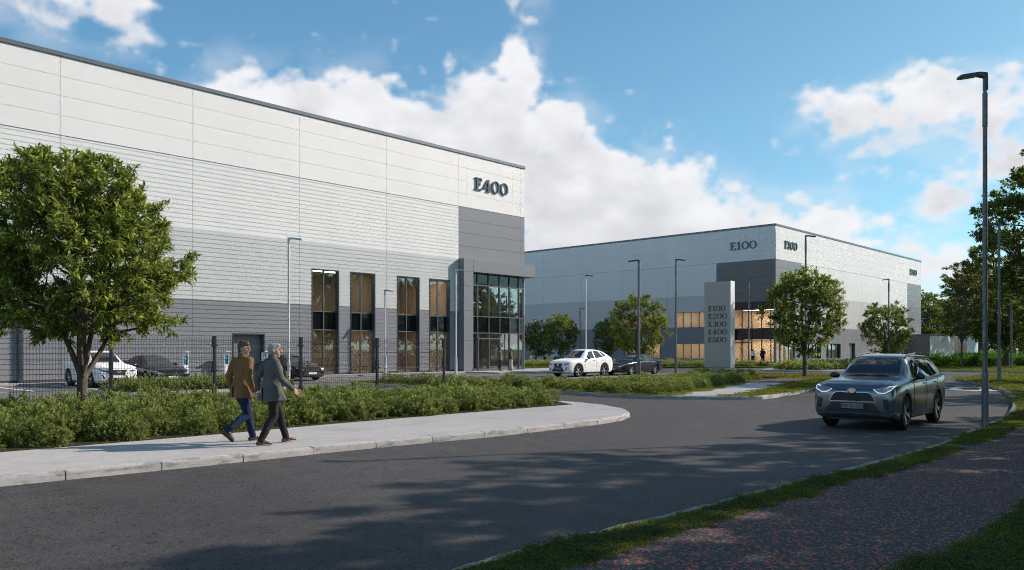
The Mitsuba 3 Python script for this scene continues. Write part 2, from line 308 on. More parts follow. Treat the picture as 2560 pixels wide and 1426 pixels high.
# grass beyond the side road, E100 beds, island in front of the second warehouse
far_c = [(29.5, 76), (32.6, 64.5), (34, 61.4), (37.5, 58.9), (45, 62.5), (60, 68.5), (120, 92), (120, 200), (60, 200), (44, 120)]
fg = poly(*[tuple(x) for x in spline(np.array(far_c[:7]), 5)], *far_c[7:])
put('verge', slab(fg, -.02, .115), 'm_turf'); tag('verge_001', 'sunlit grass beyond the side road', kind='structure')
kerb('verge_001', far_c[:7], length=1.2, single=False, smooth_n=5, flip=True)
e100_bed_c = [(-3, 74.5), (6, 73.3), (14, 73.3), (20, 73.8), (24, 75.2), (25.3, 77.3), (24.2, 79.2), (20, 79.4), (8, 81.5), (-3, 82)]
e100_bed = poly(*[tuple(x) for x in spline(np.array(e100_bed_c), 4)])
put('planting_bed', slab(e100_bed, -.02, .12), 'm_turf'); tag('planting_bed_001', 'grass strip under the hedge before the second warehouse', kind='structure')
kerb('planting_bed_001', e100_bed_c[:7], length=1.2, single=False, smooth_n=4)
isl_c = [(19.6, 63.4), (23.5, 61.6), (30, 66.5), (34, 76), (30.5, 78.2), (25.5, 73.5), (21.5, 67.5), (19.6, 63.4)]
isl = poly(*[tuple(x) for x in spline(np.array(isl_c), 5)])
put('verge', slab(isl.buffer(-.1), -.02, .119), 'm_pavement'); tag('verge_002', 'paved island with a low hedge beyond the car', kind='structure')
kerb('verge_002', isl_c, length=1.2, single=False, smooth_n=5)

# aprons along the facades
put('pavement', slab(wpoly((-10, 42.55), (40.5, 42.55), (40.5, 39.2), (53.5, 37.2), (54.5, 45.8), (-10, 45.8)), -.02, .1), 'm_pavement'); tag('pavement_001', 'concrete forecourt and apron along the big warehouse', kind='structure')
put('pavement', slab(wpoly((87.6, 40.3), (150, 40.3), (150, 43.5), (91.5, 43.5), (91.5, 100), (88.3, 100), (87.6, 60)), -.02, .1), 'm_pavement'); tag('pavement_002', 'concrete apron round the second warehouse', kind='structure')
strip = poly((1.2, 70.5), (9.5, 69.0), (9.9, 72.2), (1.4, 79.5))
put('verge', slab(strip, -.02, .11), 'm_turf'); tag('verge_003', 'grass strip past the end of the big warehouse', kind='structure')

# island hedge bed inside the car park
bed_isl = sg.box(12.2, 31.1, 19.0, 33.4).buffer(.3)
put('planting_bed', slab(bed_isl, -.02, .11), 'm_soil'); tag('planting_bed_002', 'small kerbed bed inside the fenced car park', kind='structure')
ring = np.array(bed_isl.buffer(.12).exterior.coords)
kerb('planting_bed_002', ring, length=1.2, single=False, smooth_n=0)

# painted markings
def stripe(x0, y0, x1, y1, w=.1, z=.008):
    a, b = np.array([x0, y0]), np.array([x1, y1]); d = (b - a) / np.linalg.norm(b - a); n = np.array([-d[1], d[0]]) * w / 2
    return sheet(sg.Polygon([a + n, b + n, b - n, a - n]), z)
for i in range(-2, 13):
    u = 10.55 + 2.4 * i
    put('car_park__bay_line', stripe(u, 36.4, u, 42.3), 'm_marking')
put('car_park__bay_line', stripe(-2, 36.35, 19.8, 36.35, .1, .0095), 'm_marking')
put('car_park__bay_line', stripe(8.2, 29.9, 10.4, 30.9, .12), 'm_marking')
put('car_park__bay_line', stripe(37.4, 30.3, 37.4, 33.6), 'm_marking'); put('car_park__bay_line', stripe(43.0, 30.2, 43.0, 33.4), 'm_marking'); put('car_park__bay_line', stripe(37.5, 30.25, 48.6, 30.25, .12, .0095), 'm_marking')
put('car_park__bay_line', stripe(48.6, 30.3, 48.6, 33.4), 'm_marking'); put('car_park__bay_line', stripe(30, 38.4, 37, 38.4, .1, .0095), 'm_marking')
def cstripe(a, b, w, z=.006): return stripe(*C(*a), *C(*b), w, z)
put('road__road_marking', cstripe((17.4, 36.9), (21.5, 35.6), .22), 'm_marking'); put('road__road_marking', cstripe((16.4, 34.6), (20.4, 32.9), .5), 'm_marking')
for k_ in range(4):
    a = np.array([16.9 + k_ * 1.05, 35.2 - k_ * .42]); w_ = np.array([.93, -.37]) * .3
    put('road__road_marking', sheet(sg.Polygon(P(tuple(a - w_), tuple(a + w_), tuple(a + np.array([.45, 1.2])))), .007), 'm_marking')
# ---------------------------------------------------------------- lettering: flared serif capitals and numerals, cap height 1
def arc(cx, cy, rx, ry, a0, a1, n=24): return [(cx + rx * math.cos(math.radians(a0 + (a1 - a0) * i / n)), cy + ry * math.sin(math.radians(a0 + (a1 - a0) * i / n))) for i in range(n + 1)]
def pen(pts, w0, w1=None, n=0):
    """A stroke whose width swells from w0 at its ends to w1 in the middle."""
    p = np.array(pts, float); L = np.linspace(0, 1, len(p)); w1 = w0 if w1 is None else w1
    return so.unary_union([sg.LineString([p[i], p[i + 1]]).buffer(.5 * (w0 + (w1 - w0) * math.sin(math.pi * .5 * (L[i] + L[i + 1]))), quad_segs=3, cap_style='round') for i in range(len(p) - 1)])
def glyph(c):
    B, U = sg.box, so.unary_union
    if c == 'E':
        g = U([B(.13, 0, .27, 1), B(.03, 0, .6, .085), B(.03, .915, .57, 1), B(.2, .46, .46, .55), sg.Polygon([(.6, 0), (.69, .24), (.63, .24), (.50, .05)]), sg.Polygon([(.57, 1), (.64, .78), (.58, .78), (.46, .95)]),
               sg.Polygon([(.44, .38), (.48, .38), (.48, .64), (.44, .64), (.38, .51)]), sg.Polygon([(.03, 0), (.13, .09), (.27, .09), (.37, 0)]), sg.Polygon([(.03, 1), (.13, .91), (.27, .91), (.37, 1)])]); return g, .74
    if c == '0': return sg.Polygon(arc(.39, .5, .37, .515, 0, 360, 40)).difference(sg.Polygon(arc(.39, .5, .235, .455, 0, 360, 40))), .80
    if c == '1': return U([B(.17, 0, .31, 1), B(.03, 0, .45, .06), sg.Polygon([(.17, 1), (.02, .86), (.02, .82), (.2, .88)]), sg.Polygon([(.03, 0), (.17, .09), (.31, .09), (.45, 0)])]), .50
    if c == '2': return U([pen(arc(.34, .73, .27, .235, 165, -40), .05, .15), pen([(.54, .58), (.3, .28), (.07, .05)], .06, .1), B(.05, 0, .64, .09), sg.Polygon([(.64, 0), (.7, .24), (.65, .24), (.55, .06)])]), .76
    if c == '3': return U([pen(arc(.30, .76, .24, .205, 160, -90), .05, .14), pen(arc(.31, .28, .28, .265, 95, -165), .05, .15)]), .68
    if c == '4': return U([B(.40, 0, .54, 1), B(.02, .24, .70, .32), sg.Polygon([(.40, 1), (.54, 1), (.14, .30), (.02, .30)]).difference(sg.Polygon([(.40, .84), (.40, .30), (.13, .30)])), B(.29, 0, .65, .06)]), .76
    if c == '5': return U([B(.13, .90, .60, 1), sg.Polygon([(.13, 1), (.2, 1), (.19, .52), (.11, .52)]), pen(arc(.31, .33, .29, .275, 120, -165), .05, .15), sg.Polygon([(.6, 1), (.66, 1.06), (.58, .9)])]), .70
    return B(0, .4, .3, .46), .36
def put_word(holder, text, h, depth, M, bsdf, name='letter', label=None, squeeze=1.0):
    """Raised letters, each a part; M takes (right, up, out) to the world."""
    x = 0
    for c in text:
        g, adv = glyph(c); g = so.transform(lambda a, b: (a * h * squeeze + x, b * h), g.buffer(.004)); x += adv * h * squeeze
        mb = MB(); v, f = slab(g, 0, depth); mb.add(v, f); put(f'{holder}__{name}', mb.get(M), bsdf)
    return x

# ---------------------------------------------------------------- clad walls
class Facade:
    """A wall plane: s along it, d out of it, z up. way: the sign of s that is the viewer's right."""
    def __init__(f, holder, origin, sdir, ddir, way=1):
        f.h, f.way, f.rib = holder, way, 1.0; f.M = np.eye(4); f.M[:2, 0] = sdir; f.M[:2, 1] = ddir; f.M[:2, 3] = origin
    def put(f, name, mb, bsdf, smooth=False): return put(f'{f.h}__{name}', mb.get(f.M), bsdf, smooth)
    def text(f, s, z, d):
        M = np.eye(4); M[:3, 0] = f.M[:3, 0] * f.way; M[:3, 1] = [0, 0, 1]; M[:3, 2] = f.M[:3, 1]; M[:3, 3] = (f.M @ [s, d, z, 1])[:3]; return M
def cut(rect, holes):
    """The rectangle s0,s1,z0,z1 without the holes, as rectangles."""
    s0, s1, z0, z1 = rect; ss = sorted({s0, s1, *[x for h in holes for x in h[:2] if s0 < x < s1]}); out = []
    for a, b in zip(ss[:-1], ss[1:]):
        m = (a + b) / 2; blocked = sorted((max(h[2], z0), min(h[3], z1)) for h in holes if h[0] < m < h[1] and h[3] > z0 and h[2] < z1); z = z0
        for lo, hi in blocked:
            if lo > z + 1e-6: out.append((a, b, z, lo))
            z = max(z, hi)
        if z < z1 - 1e-6: out.append((a, b, z, z1))
    return out
PITCH, SLOT = .25, (.034, .030)                                     # rib spacing; height and depth of the undercut groove between ribs
def profile(z0, z1):
    out = [(z0, 0)]
    for k in range(int(z0 / PITCH), int(z1 / PITCH) + 1):
        t = k * PITCH + PITCH; b = t - SLOT[0]
        if b > z0 + .01 and t + .012 < z1 - .005: out += [(b, 0), (b + .001, -SLOT[1]), (t + .012, -SLOT[1]), (t, 0)]
    return out + [(z1, 0)]
def ribbed(mb, rects, d0=.055, k=1.0):
    for s0, s1, z0, z1 in rects:
        p = profile(z0, z1); n = len(p)
        v = [[s, d0 + d * k, z] for s in (s0, s1) for z, d in p]
        mb.add(v, [[i, i + 1, n + i + 1, n + i] for i in range(n - 1)])
        mb.add([[s0, -.02, z0], [s0, d0, z0], [s1, d0, z0], [s1, -.02, z0]], [[0, 1, 2, 3]])
    return mb
BANDS = [(.22, 4.54, 'm_clad_dark'), (4.54, 8.49, 'm_clad_mid'), (8.49, 12.37, 'm_clad_light')]
ROWS = [12.39 + .978 * k for k in range(5)]
def wall(F, joints, holes, smooth_bays=(), low_grey=()):
    """Bays between the joints: three ribbed bands and four rows of flat panels; smooth_bays: {bay: (bottom, bsdf)} have flat grey panels instead of ribs."""
    for i, (a, b) in enumerate(zip(joints[:-1], joints[1:])):
        a, b = a + .009, b - .009; sb = dict(smooth_bays).get(i)
        for z0, z1, m in BANDS:
            r = cut((a, b, z0, z1), holes + ([(a - 1, b + 1, sb[0], 20)] if sb else []))
            if r: F.put('cladding_sheet', ribbed(MB(), r, k=F.rib), m)
        for k in range(4):
            r = cut((a, b, ROWS[k] + .008, ROWS[k + 1] - .008), [h for h in holes if h[2] > 12])
            for q in r: F.put('panel', MB().box(q[0] + .004, q[1] - .004, .025, .06, q[2], q[3]), 'm_white_panel')
        if sb:
            zs = [z for z in [12.39 - .978 * k for k in range(14)] if z > sb[0] + .2] + [sb[0]]
            for z1, z0 in zip(zs[:-1], zs[1:]):
                for q in cut((a, b, z0 + .008, z1 - .008), holes): F.put('panel', MB().box(q[0], q[1], -.01, .06, q[2], q[3]), sb[1])
    low, high = MB(), MB(); bd = .03 if F.rib == 1 else .042
    for s0, s1, z0, z1 in cut((joints[0], joints[-1], 0, 12.38), holes): low.add([[s0, -.012, z0], [s1, -.012, z0], [s1, -.012, z1], [s0, -.012, z1]], [[0, 1, 2, 3]])
    high.add([[joints[0], bd, 12.38], [joints[-1], bd, 12.38], [joints[-1], bd, 16.3], [joints[0], bd, 16.3]], [[0, 1, 2, 3]])
    F.put('backing_wall', low, 'm_gap'); F.put('backing_wall', high, 'm_white_panel')
    F.put('plinth', MB().box(joints[0], joints[-1], -.01, .03, .05, .215) if not holes else ribplinth(joints, holes), 'm_gap')
    F.put('coping', MB().cbox(joints[0] - .05, joints[-1] + .06, -.3, .13, 16.3, 16.53, .015), 'm_coping')
    F.put('band_flashing', MB().box(joints[0], joints[-1], .055, .075, 12.365, 12.39), 'm_coping')
def ribplinth(joints, holes):
    mb = MB()
    for q in cut((joints[0], joints[-1], .05, .215), holes): mb.box(q[0], q[1], -.01, .03, q[2], q[3])
    return mb
def glazing(F, name, s0, s1, z0, z1, vs, hs, dark, depth=.2, trim=.06, proud=.075, mull=.07, glass='m_glass', frame_mat='m_frame', mull_mat='m_mullion', door=None):
    """A glazed opening: frame with deep reveals, mullions at vs, transoms at hs; rows in dark are opaque spandrel glass."""
    fr = MB()
    for a, b, c, e in ((s0, s0 + trim, z0, z1), (s1 - trim, s1, z0, z1), (s0 + trim, s1 - trim, z1 - trim, z1), (s0 + trim, s1 - trim, z0, z0 + trim * .7)):
        fr.box(a, b, -depth - .04, proud, c, e)
    w = F.put(name, fr, frame_mat); bars = MB()
    for v in vs: bars.cbox(v - mull / 2, v + mull / 2, -depth - .05, -depth + .09, z0 + trim * .7, z1 - trim, .006)
    for h in hs:
        cs = [s0 + trim, *[x for v in vs for x in (v - mull / 2 - .001, v + mull / 2 + .001)], s1 - trim]
        for a, b in zip(cs[::2], cs[1::2]): bars.cbox(a, b, -depth - .05, -depth + .085, h - mull / 2, h + mull / 2, .006)
    put(f'{w}__mullion', bars.get(F.M), mull_mat)
    S, Z = [s0 + trim, *vs, s1 - trim], [z0 + trim * .7, *hs, z1 - trim]
    for j, (c, e) in enumerate(zip(Z[:-1], Z[1:])):
        for i, (a, b) in enumerate(zip(S[:-1], S[1:])):
            tilt = ((i * 7 + j * 3) % 5 - 2) * .0016        # panes never sit quite in one plane
            pane = MB().add([[a, -depth - tilt, c], [b, -depth + tilt, c], [b, -depth + tilt, e], [a, -depth - tilt, e]], [[0, 1, 2, 3]])
            put(f'{w}__pane', pane.get(F.M), 'm_spandrel' if j in dark else glass)
    if door:
        a, b = door; d = MB()
        for x in (a, (a + b) / 2, b): d.cbox(x - .05, x + .05, -depth + .09, -depth + .13, z0 + .05, 2.57, .006)
        d.cbox(a, b, -depth + .09, -depth + .13, 2.5, 2.6, .006); d.cbox(a, b, -depth + .09, -depth + .13, z0 + .02, z0 + .14, .006)
        for x in ((a + b) / 2 - .09, (a + b) / 2 + .09): d.tube([[x, -depth + .2, .9], [x, -depth + .2, 1.9]], .018)
        put(f'{w}__door', d.get(F.M), mull_mat)
    return w
def room(F, s0, s1, d0, d1, z0, z1, wallm, floorm='m_carpet', lights=(), power=6.0, col=(1, .86, .66), name='interior'):
    """The room behind a window: back and side walls, floor, ceiling and lit ceiling lamps."""
    mb = MB().add([[s0, d0, z0], [s0, d1, z0], [s1, d1, z0], [s1, d0, z0], [s0, d0, z1], [s0, d1, z1], [s1, d1, z1], [s1, d0, z1]], [[0, 1, 5, 4], [1, 2, 6, 5], [2, 3, 7, 6]])
    F.put(name + '_wall', mb, wallm)
    F.put(name + '_floor', MB().box(s0 - .1, s1 + .1, d1 - .1, d0, z0 - .15, z0 - .001), floorm)
    F.put(name + '_ceiling', MB().box(s0 - .1, s1 + .1, d1 - .1, d0, z1 + .001, z1 + .15), 'm_room')
    for s, d, w, l in lights:
        q = MB().add([[s - w / 2, d - l / 2, z1 - .03], [s - w / 2, d + l / 2, z1 - .03], [s + w / 2, d + l / 2, z1 - .03], [s + w / 2, d - l / 2, z1 - .03]], [[0, 1, 2, 3]])
        v, f = q.get(F.M); n = np.cross(v[f[0][1]] - v[f[0][0]], v[f[0][2]] - v[f[0][0]])
        if n[2] > 0: f = f[:, ::-1]
        k = put(f'{F.h}__ceiling_light', (v, f), 'm_white_gloss'); scene[k]['emitter'] = {'type': 'area', 'radiance': rgb(*[power * c for c in col])}

# ---- the big warehouse, number E400
H = 'warehouse'
F4 = Facade(H, (0, 43.83), (1, 0), (0, -1))
J4 = [13.80 + 6.787 * k for k in range(-3, 5)] + [47.68, 48.15]
J4[7] = 40.88
WIN4 = [(28.26, 30.31), (31.18, 33.21), (35.07, 37.10), (38.0, 40.0)]
holes4 = [(a, b, .1, 6.82) for a, b in WIN4] + [(22.95, 25.01, .1, 2.66), (41.85, 48.08, .1, 7.55), (40.88, 41.85, 0, 8.48)]
sign_hole = [(41.72, 46.71, ROWS[1], ROWS[3])]
wall(F4, J4, holes4 + sign_hole, smooth_bays={7: (8.0, 'm_grey_panel'), 8: (8.0, 'm_grey_panel')})
F4.put('panel', MB().box(41.735, 46.695, -.01, .06, ROWS[1] + .012, ROWS[3] - .012), 'm_white_panel')
put_word(H, 'E400', .93, .09, F4.text(42.5, 13.84, .085), 'm_letter', squeeze=1.28)
for i, (a, b) in enumerate(WIN4):
    w = glazing(F4, 'window', a, b, .1, 6.82, [(a + b) / 2], [2.97, 4.14], {1}, depth=.24, trim=.07)
room(F4, 27.6, 34.15, -.5, -6.5, .1, 3.3, 'm_tan_wall', lights=[(30.9, -3.4, 4, 1)], power=1.2); room(F4, 27.6, 34.15, -.5, -6.5, 3.85, 7.1, 'm_tan_wall', lights=[(30.9, -3.4, 4, 1)], power=1.1)
room(F4, 34.4, 40.7, -.5, -6.5, .1, 3.3, 'm_tan_wall', lights=[(37.5, -3.4, 4, 1)], power=1.2); room(F4, 34.4, 40.7, -.5, -6.5, 3.85, 7.1, 'm_tan_wall', lights=[(37.6, -2.4, 4.2, .6)], power=3.2)
dr_ = MB(); dr_.box(22.95, 23.02, -.4, .08, .1, 2.66); dr_.box(24.94, 25.01, -.4, .08, .1, 2.66); dr_.box(23.02, 24.94, -.4, .08, 2.58, 2.66)
F4.put('door_frame', dr_, 'm_frame')
for a, b in ((23.03, 23.975), (23.985, 24.93)):
    k = F4.put('door', MB().cbox(a, b, -.38, -.33, .13, 2.575, .008), 'm_grey_panel')
    put(k + '__handle', MB().tube([[(b if a < 23.5 else a) + (-.12 if a < 23.5 else .12), -.28, .95], [(b if a < 23.5 else a) + (-.12 if a < 23.5 else .12), -.28, 1.35]], .016).get(F4.M), 'm_frame')
F4.put('downpipe', MB().cbox(11.92, 12.13, .07, .22, .1, 3.3, .02), 'm_frame')
# portal: column, canopy, glazed entrance
V4 = [42.86, 44.07, 45.28, 46.42, 47.5]
glazing(F4, 'entrance_glazing', 41.85, 48.10, .1, 7.56, V4, [2.97, 4.22, 6.60], {1, 3}, depth=.02, trim=.05, proud=.05, door=(42.90, 45.26), glass='m_coated_glass', frame_mat='m_mullion')
room(F4, 41.9, 48.0, -.2, -7.0, .1, 3.2, 'm_lobby', floorm='m_roof', lights=[(45, -3.5, 4, .5)], power=.7, col=(1, .95, .85)); room(F4, 41.9, 48.0, -.2, -7.0, 4.0, 7.4, 'm_lobby', lights=[(45, -3.5, 4, .5)], power=.7, col=(1, .95, .85))
for s in (42.9, 44.4, 46.0): F4.put('lobby_column', MB().cbox(s, s + .22, -3.2, -2.98, .1, 3.2, .01), 'm_mullion'); F4.put('lobby_column', MB().cbox(s, s + .22, -3.2, -2.98, 4.0, 7.4, .01), 'm_mullion')
zs = [.1, 2.35, 4.62, 6.42, 7.52]
for a, b in zip(zs[:-1], zs[1:]): F4.put('portal_panel', MB().cbox(40.88, 41.85, -.02, .62, a + .006, b - .006, .006), 'm_grey_panel')
F4.put('portal_panel', MB().cbox(40.88, 41.845, -.02, .62, 7.526, 8.48, .006), 'm_grey_panel')
F4.put('canopy', MB().cbox(41.857, 48.77, -.02, .625, 7.52, 8.485, .012), 'm_grey_panel')
F4.put('canopy', MB().cbox(48.2, 48.768, -7.0, -.03, 7.525, 8.48, .012), 'm_grey_panel')
# end wall, roof and far walls
E4 = Facade(H, (48.15, 43.83), (0, 1), (1, 0), -1)
E4.put('end_wall', MB().box(0, 70, -.2, 0, 0, 7.5).box(0, 70, -.2, .0, 7.5, 12.39), 'm_grey_panel'); E4.put('end_wall', MB().box(0, 70, -.2, .004, 12.39, 16.3), 'm_white_panel')
E4.put('coping', MB().cbox(.32, 70, -.3, .06, 16.3, 16.53, .015), 'm_coping')
put(H + '__roof', MB().box(J4[0], 48.0, 43.9, 113, 15.7, 15.9), 'm_roof'); put(H + '__far_wall', MB().box(J4[0] - .02, J4[0] + .2, 43.84, 113, 0, 16.3).box(J4[0], 48, 113, 113.2, 0, 16.3), 'm_white_panel')
tag(H, 'long warehouse in white and grey bands lettered E400 with glazed corner entrance', 'warehouse')

# ---- the second warehouse, number E100
H1 = 'warehouse_001'; COUNT['warehouse'] = 2
FR = Facade(H1, (0, 42.06), (1, 0), (0, -1)); FL = Facade(H1, (90.04, 0), (0, 1), (-1, 0), -1)
FR.rib = FL.rib = .35
JR = [90.04, 90.44] + [97.20 + 6.78 * k for k in range(7)] + [144.2, 144.6]
JR[8] = 137.5
JR = JR[:9] + [144.2, 144.6]
winR = [(98.9, 103.2, .55, 2.5), (104.85, 109.8, .55, 2.5), (98.9, 103.2, 4.6, 6.4), (104.85, 109.8, 4.6, 6.4)]
holesR = winR + [(112.9, 115.0, .1, 2.6), (90.1, 95.2, .1, 7.45)]
wall(FR, JR, holesR, smooth_bays={0: (7.45, 'm_grey_panel'), 1: (7.45, 'm_grey_panel'), 8: (4.54, 'm_grey_panel'), 9: (4.54, 'm_grey_panel')})
put_word(H1, 'E100', .92, .09, FR.text(92.35, 13.84, .085), 'm_letter', squeeze=1.36); put_word(H1, 'E100', .92, .09, FR.text(138.6, 13.84, .085), 'm_letter', squeeze=1.36)
for a, b, c, e in winR: glazing(FR, 'window', a, b, c, e, [a + (b - a) * t for t in (.25, .5, .75)], [], set(), depth=.2, glass='m_coated_glass')
glazing(FR, 'entrance_glazing', 90.12, 95.2, .1, 7.45, [91.2, 92.4, 93.7], [2.97, 4.22, 6.60], {1, 3}, depth=.02, trim=.05, proud=.05, glass='m_coated_glass')
FR.put('portal_panel', MB().cbox(95.25, 97.15, .06, .1, .1, 4.5, .01), 'm_grey_panel')
d1 = MB(); d1.box(112.9, 112.97, -.4, .08, .1, 2.6); d1.box(114.93, 115.0, -.4, .08, .1, 2.6); d1.box(112.97, 114.93, -.4, .08, 2.52, 2.6); FR.put('door_frame', d1, 'm_frame')
k = FR.put('door', MB().cbox(112.98, 114.92, -.38, -.33, .13, 2.515, .008), 'm_white_panel'); put(k + '__handle', MB().tube([[113.2, -.28, .9], [113.2, -.28, 1.7]], .018).get(FR.M), 'm_frame')
JL = [42.06, 42.46] + [42.6 + 7.07 * k for k in range(1, 9)]
winL = [(49.85, 55.6, .56, 2.48), (49.85, 55.6, 4.5, 6.46), (57.8, 63.6, .56, 2.48), (57.8, 63.6, 4.5, 6.46)]
holesL = winL + [(42.16, 48.95, .1, 7.45)]
wall(FL, JL, holesL + [(44.0, 48.35, ROWS[1], ROWS[3])], smooth_bays={0: (7.45, 'm_slate_panel'), 1: (7.45, 'm_slate_panel')})
FL.put('panel', MB().box(44.012, 48.338, -.01, .06, ROWS[1] + .012, ROWS[3] - .012), 'm_white_panel')
FL.put('portal_panel', MB().cbox(48.97, 49.6, .06, .1, .1, 7.44, .01), 'm_slate_panel')
put_word(H1, 'E100', .92, .09, FL.text(47.85, 13.84, .085), 'm_letter', squeeze=1.36)
for a, b, c, e in winL: glazing(FL, 'window', a, b, c, e, [a + (b - a) * t / 5 for t in (1, 2, 3, 4)], [], set(), depth=.12, trim=.05, glass='m_clear_glass')
glazing(FL, 'entrance_glazing', 42.18, 48.93, .1, 7.45, [42.6, 43.74, 45.0, 46.24, 47.5], [2.92, 4.22, 6.55], {1, 3}, depth=.02, trim=.05, proud=.05, mull=.085, glass='m_clear_glass', mull_mat='m_frame', frame_mat='m_frame', door=(45.0, 47.5))
WARM = (1, .80, .56)
room(FL, 42.3, 48.8, -.3, -4.5, .1, 2.95, 'm_beige_wall', floorm='m_tan_wall', lights=[(45.5, -3.2, 4.5, 1.2)], power=1.25, col=WARM); room(FL, 42.3, 48.8, -.3, -4.5, 4.15, 6.6, 'm_beige_wall', floorm='m_tan_wall', lights=[(45.2, -3.0, 4.5, 1.2)], power=1.3, col=WARM)
room(FL, 49.2, 64, -.3, -4.0, .1, 2.95, 'm_beige_wall', lights=[(56.6, -2.6, 12, .8)], power=.95, col=WARM); room(FL, 49.2, 64, -.3, -4.0, 4.15, 6.9, 'm_beige_wall', lights=[(56.6, -2.6, 12, .8)], power=.95, col=WARM)
put(H1 + '__roof', MB().box(90.2, 144.4, 42.2, 99, 15.7, 15.9), 'm_roof'); put(H1 + '__far_wall', MB().box(144.4, 144.55, 42.1, 99, 0, 16.3).box(90.1, 144.4, 99, 99.2, 0, 16.3), 'm_white_panel')
tag(H1, 'square warehouse lettered E100 with lit rooms beside its corner entrance', 'warehouse')

# ---- plant room beside the second warehouse
S = 'plant_room'
put(S + '__wall', MB().box(129.5, 141.9, 36.42, 42.0, 0, 3.82), 'm_slate_panel')
for i in range(4):
    for z0, z1 in ((.12, 1.95), (1.97, 3.8)): put(S + '__panel', MB().box(129.52 + 3.09 * i, 129.52 + 3.09 * i + 3.075, 36.37, 36.42, z0, z1), 'm_white_panel')
put(S + '__roof', MB().cbox(129.42, 142.0, 36.3, 42.0, 3.82, 4.02, .02), 'm_coping')
tag(S, 'low plant room with one dark side and pale panels beside the second warehouse', 'building')
# ---------------------------------------------------------------- vegetation
def leaf_mat(name, trans=.9, rough=.45):
    scene[name] = {'type': 'principledthin', 'base_color': {'type': 'mesh_attribute', 'name': 'vertex_color'}, 'roughness': rough, 'diff_trans': trans, 'eta': 1.45, 'spec_trans': 0.0}
leaf_mat('m_leaf', 1.15, .32); leaf_mat('m_hedge_leaf', .95, .42); leaf_mat('m_grass', 1.05, .6)
def bark_c(p, n, uv):
    g = fbm(p.x * 14, p.y * 14, p.z * 3, octaves=3)
    return mix([.045, .036, .028], [.15, .125, .10], g)
mat('m_bark', pr(bark_c), .9, spec=.1)
def norm(a): return a / (np.linalg.norm(a, axis=-1, keepdims=True) + 1e-12)
def leaves(r, pos, dirn, up, length, width, col, bend=.25, quads=2):
    """Leaves as folded, bent blades: pos their stalk ends, dirn where they point; returns vertices, triangles, colours."""
    n = len(pos); d = norm(dirn); s = norm(np.cross(d, up + r.normal(0, .35, (n, 3)))); u = np.cross(s, d)
    L, Wd = length[:, None], width[:, None]
    if quads == 2:
        mid = pos + d * L * .5 + u * L * bend * .25; tip = pos + d * L - u * L * bend * .35
        v = np.stack([pos, mid + s * Wd * .5 + u * Wd * .18, mid - s * Wd * .5 + u * Wd * .18, mid, tip], 1)
        f = np.array([[0, 3, 1], [0, 2, 3], [1, 3, 4], [3, 2, 4]])
    else:
        mid = pos + d * L * .45 + u * L * bend * .3; tip = pos + d * L - u * L * bend * .3
        v = np.stack([pos, mid + s * Wd * .5, mid - s * Wd * .5, tip], 1); f = np.array([[0, 2, 1], [1, 2, 3]])
    k = v.shape[1]; F = (f[None] + (np.arange(n) * k)[:, None, None]).reshape(-1, 3)
    return v.reshape(-1, 3), F, np.repeat(col, k, 0)
def sphere_dirs(r, n): return norm(r.normal(size=(n, 3)))
def branch_path(a, b, r, sag=.12, n=6):
    """A limb from a to b that starts steep and spreads."""
    a, b = np.array(a, float), np.array(b, float); L = np.linalg.norm(b - a); t = np.linspace(0, 1, n)[:, None]
    ctrl = a + (b - a) * .45 + np.array([0, 0, sag * L]) + r.normal(0, .05 * L, 3)
    return (1 - t) ** 2 * a + 2 * t * (1 - t) * ctrl + t * t * b
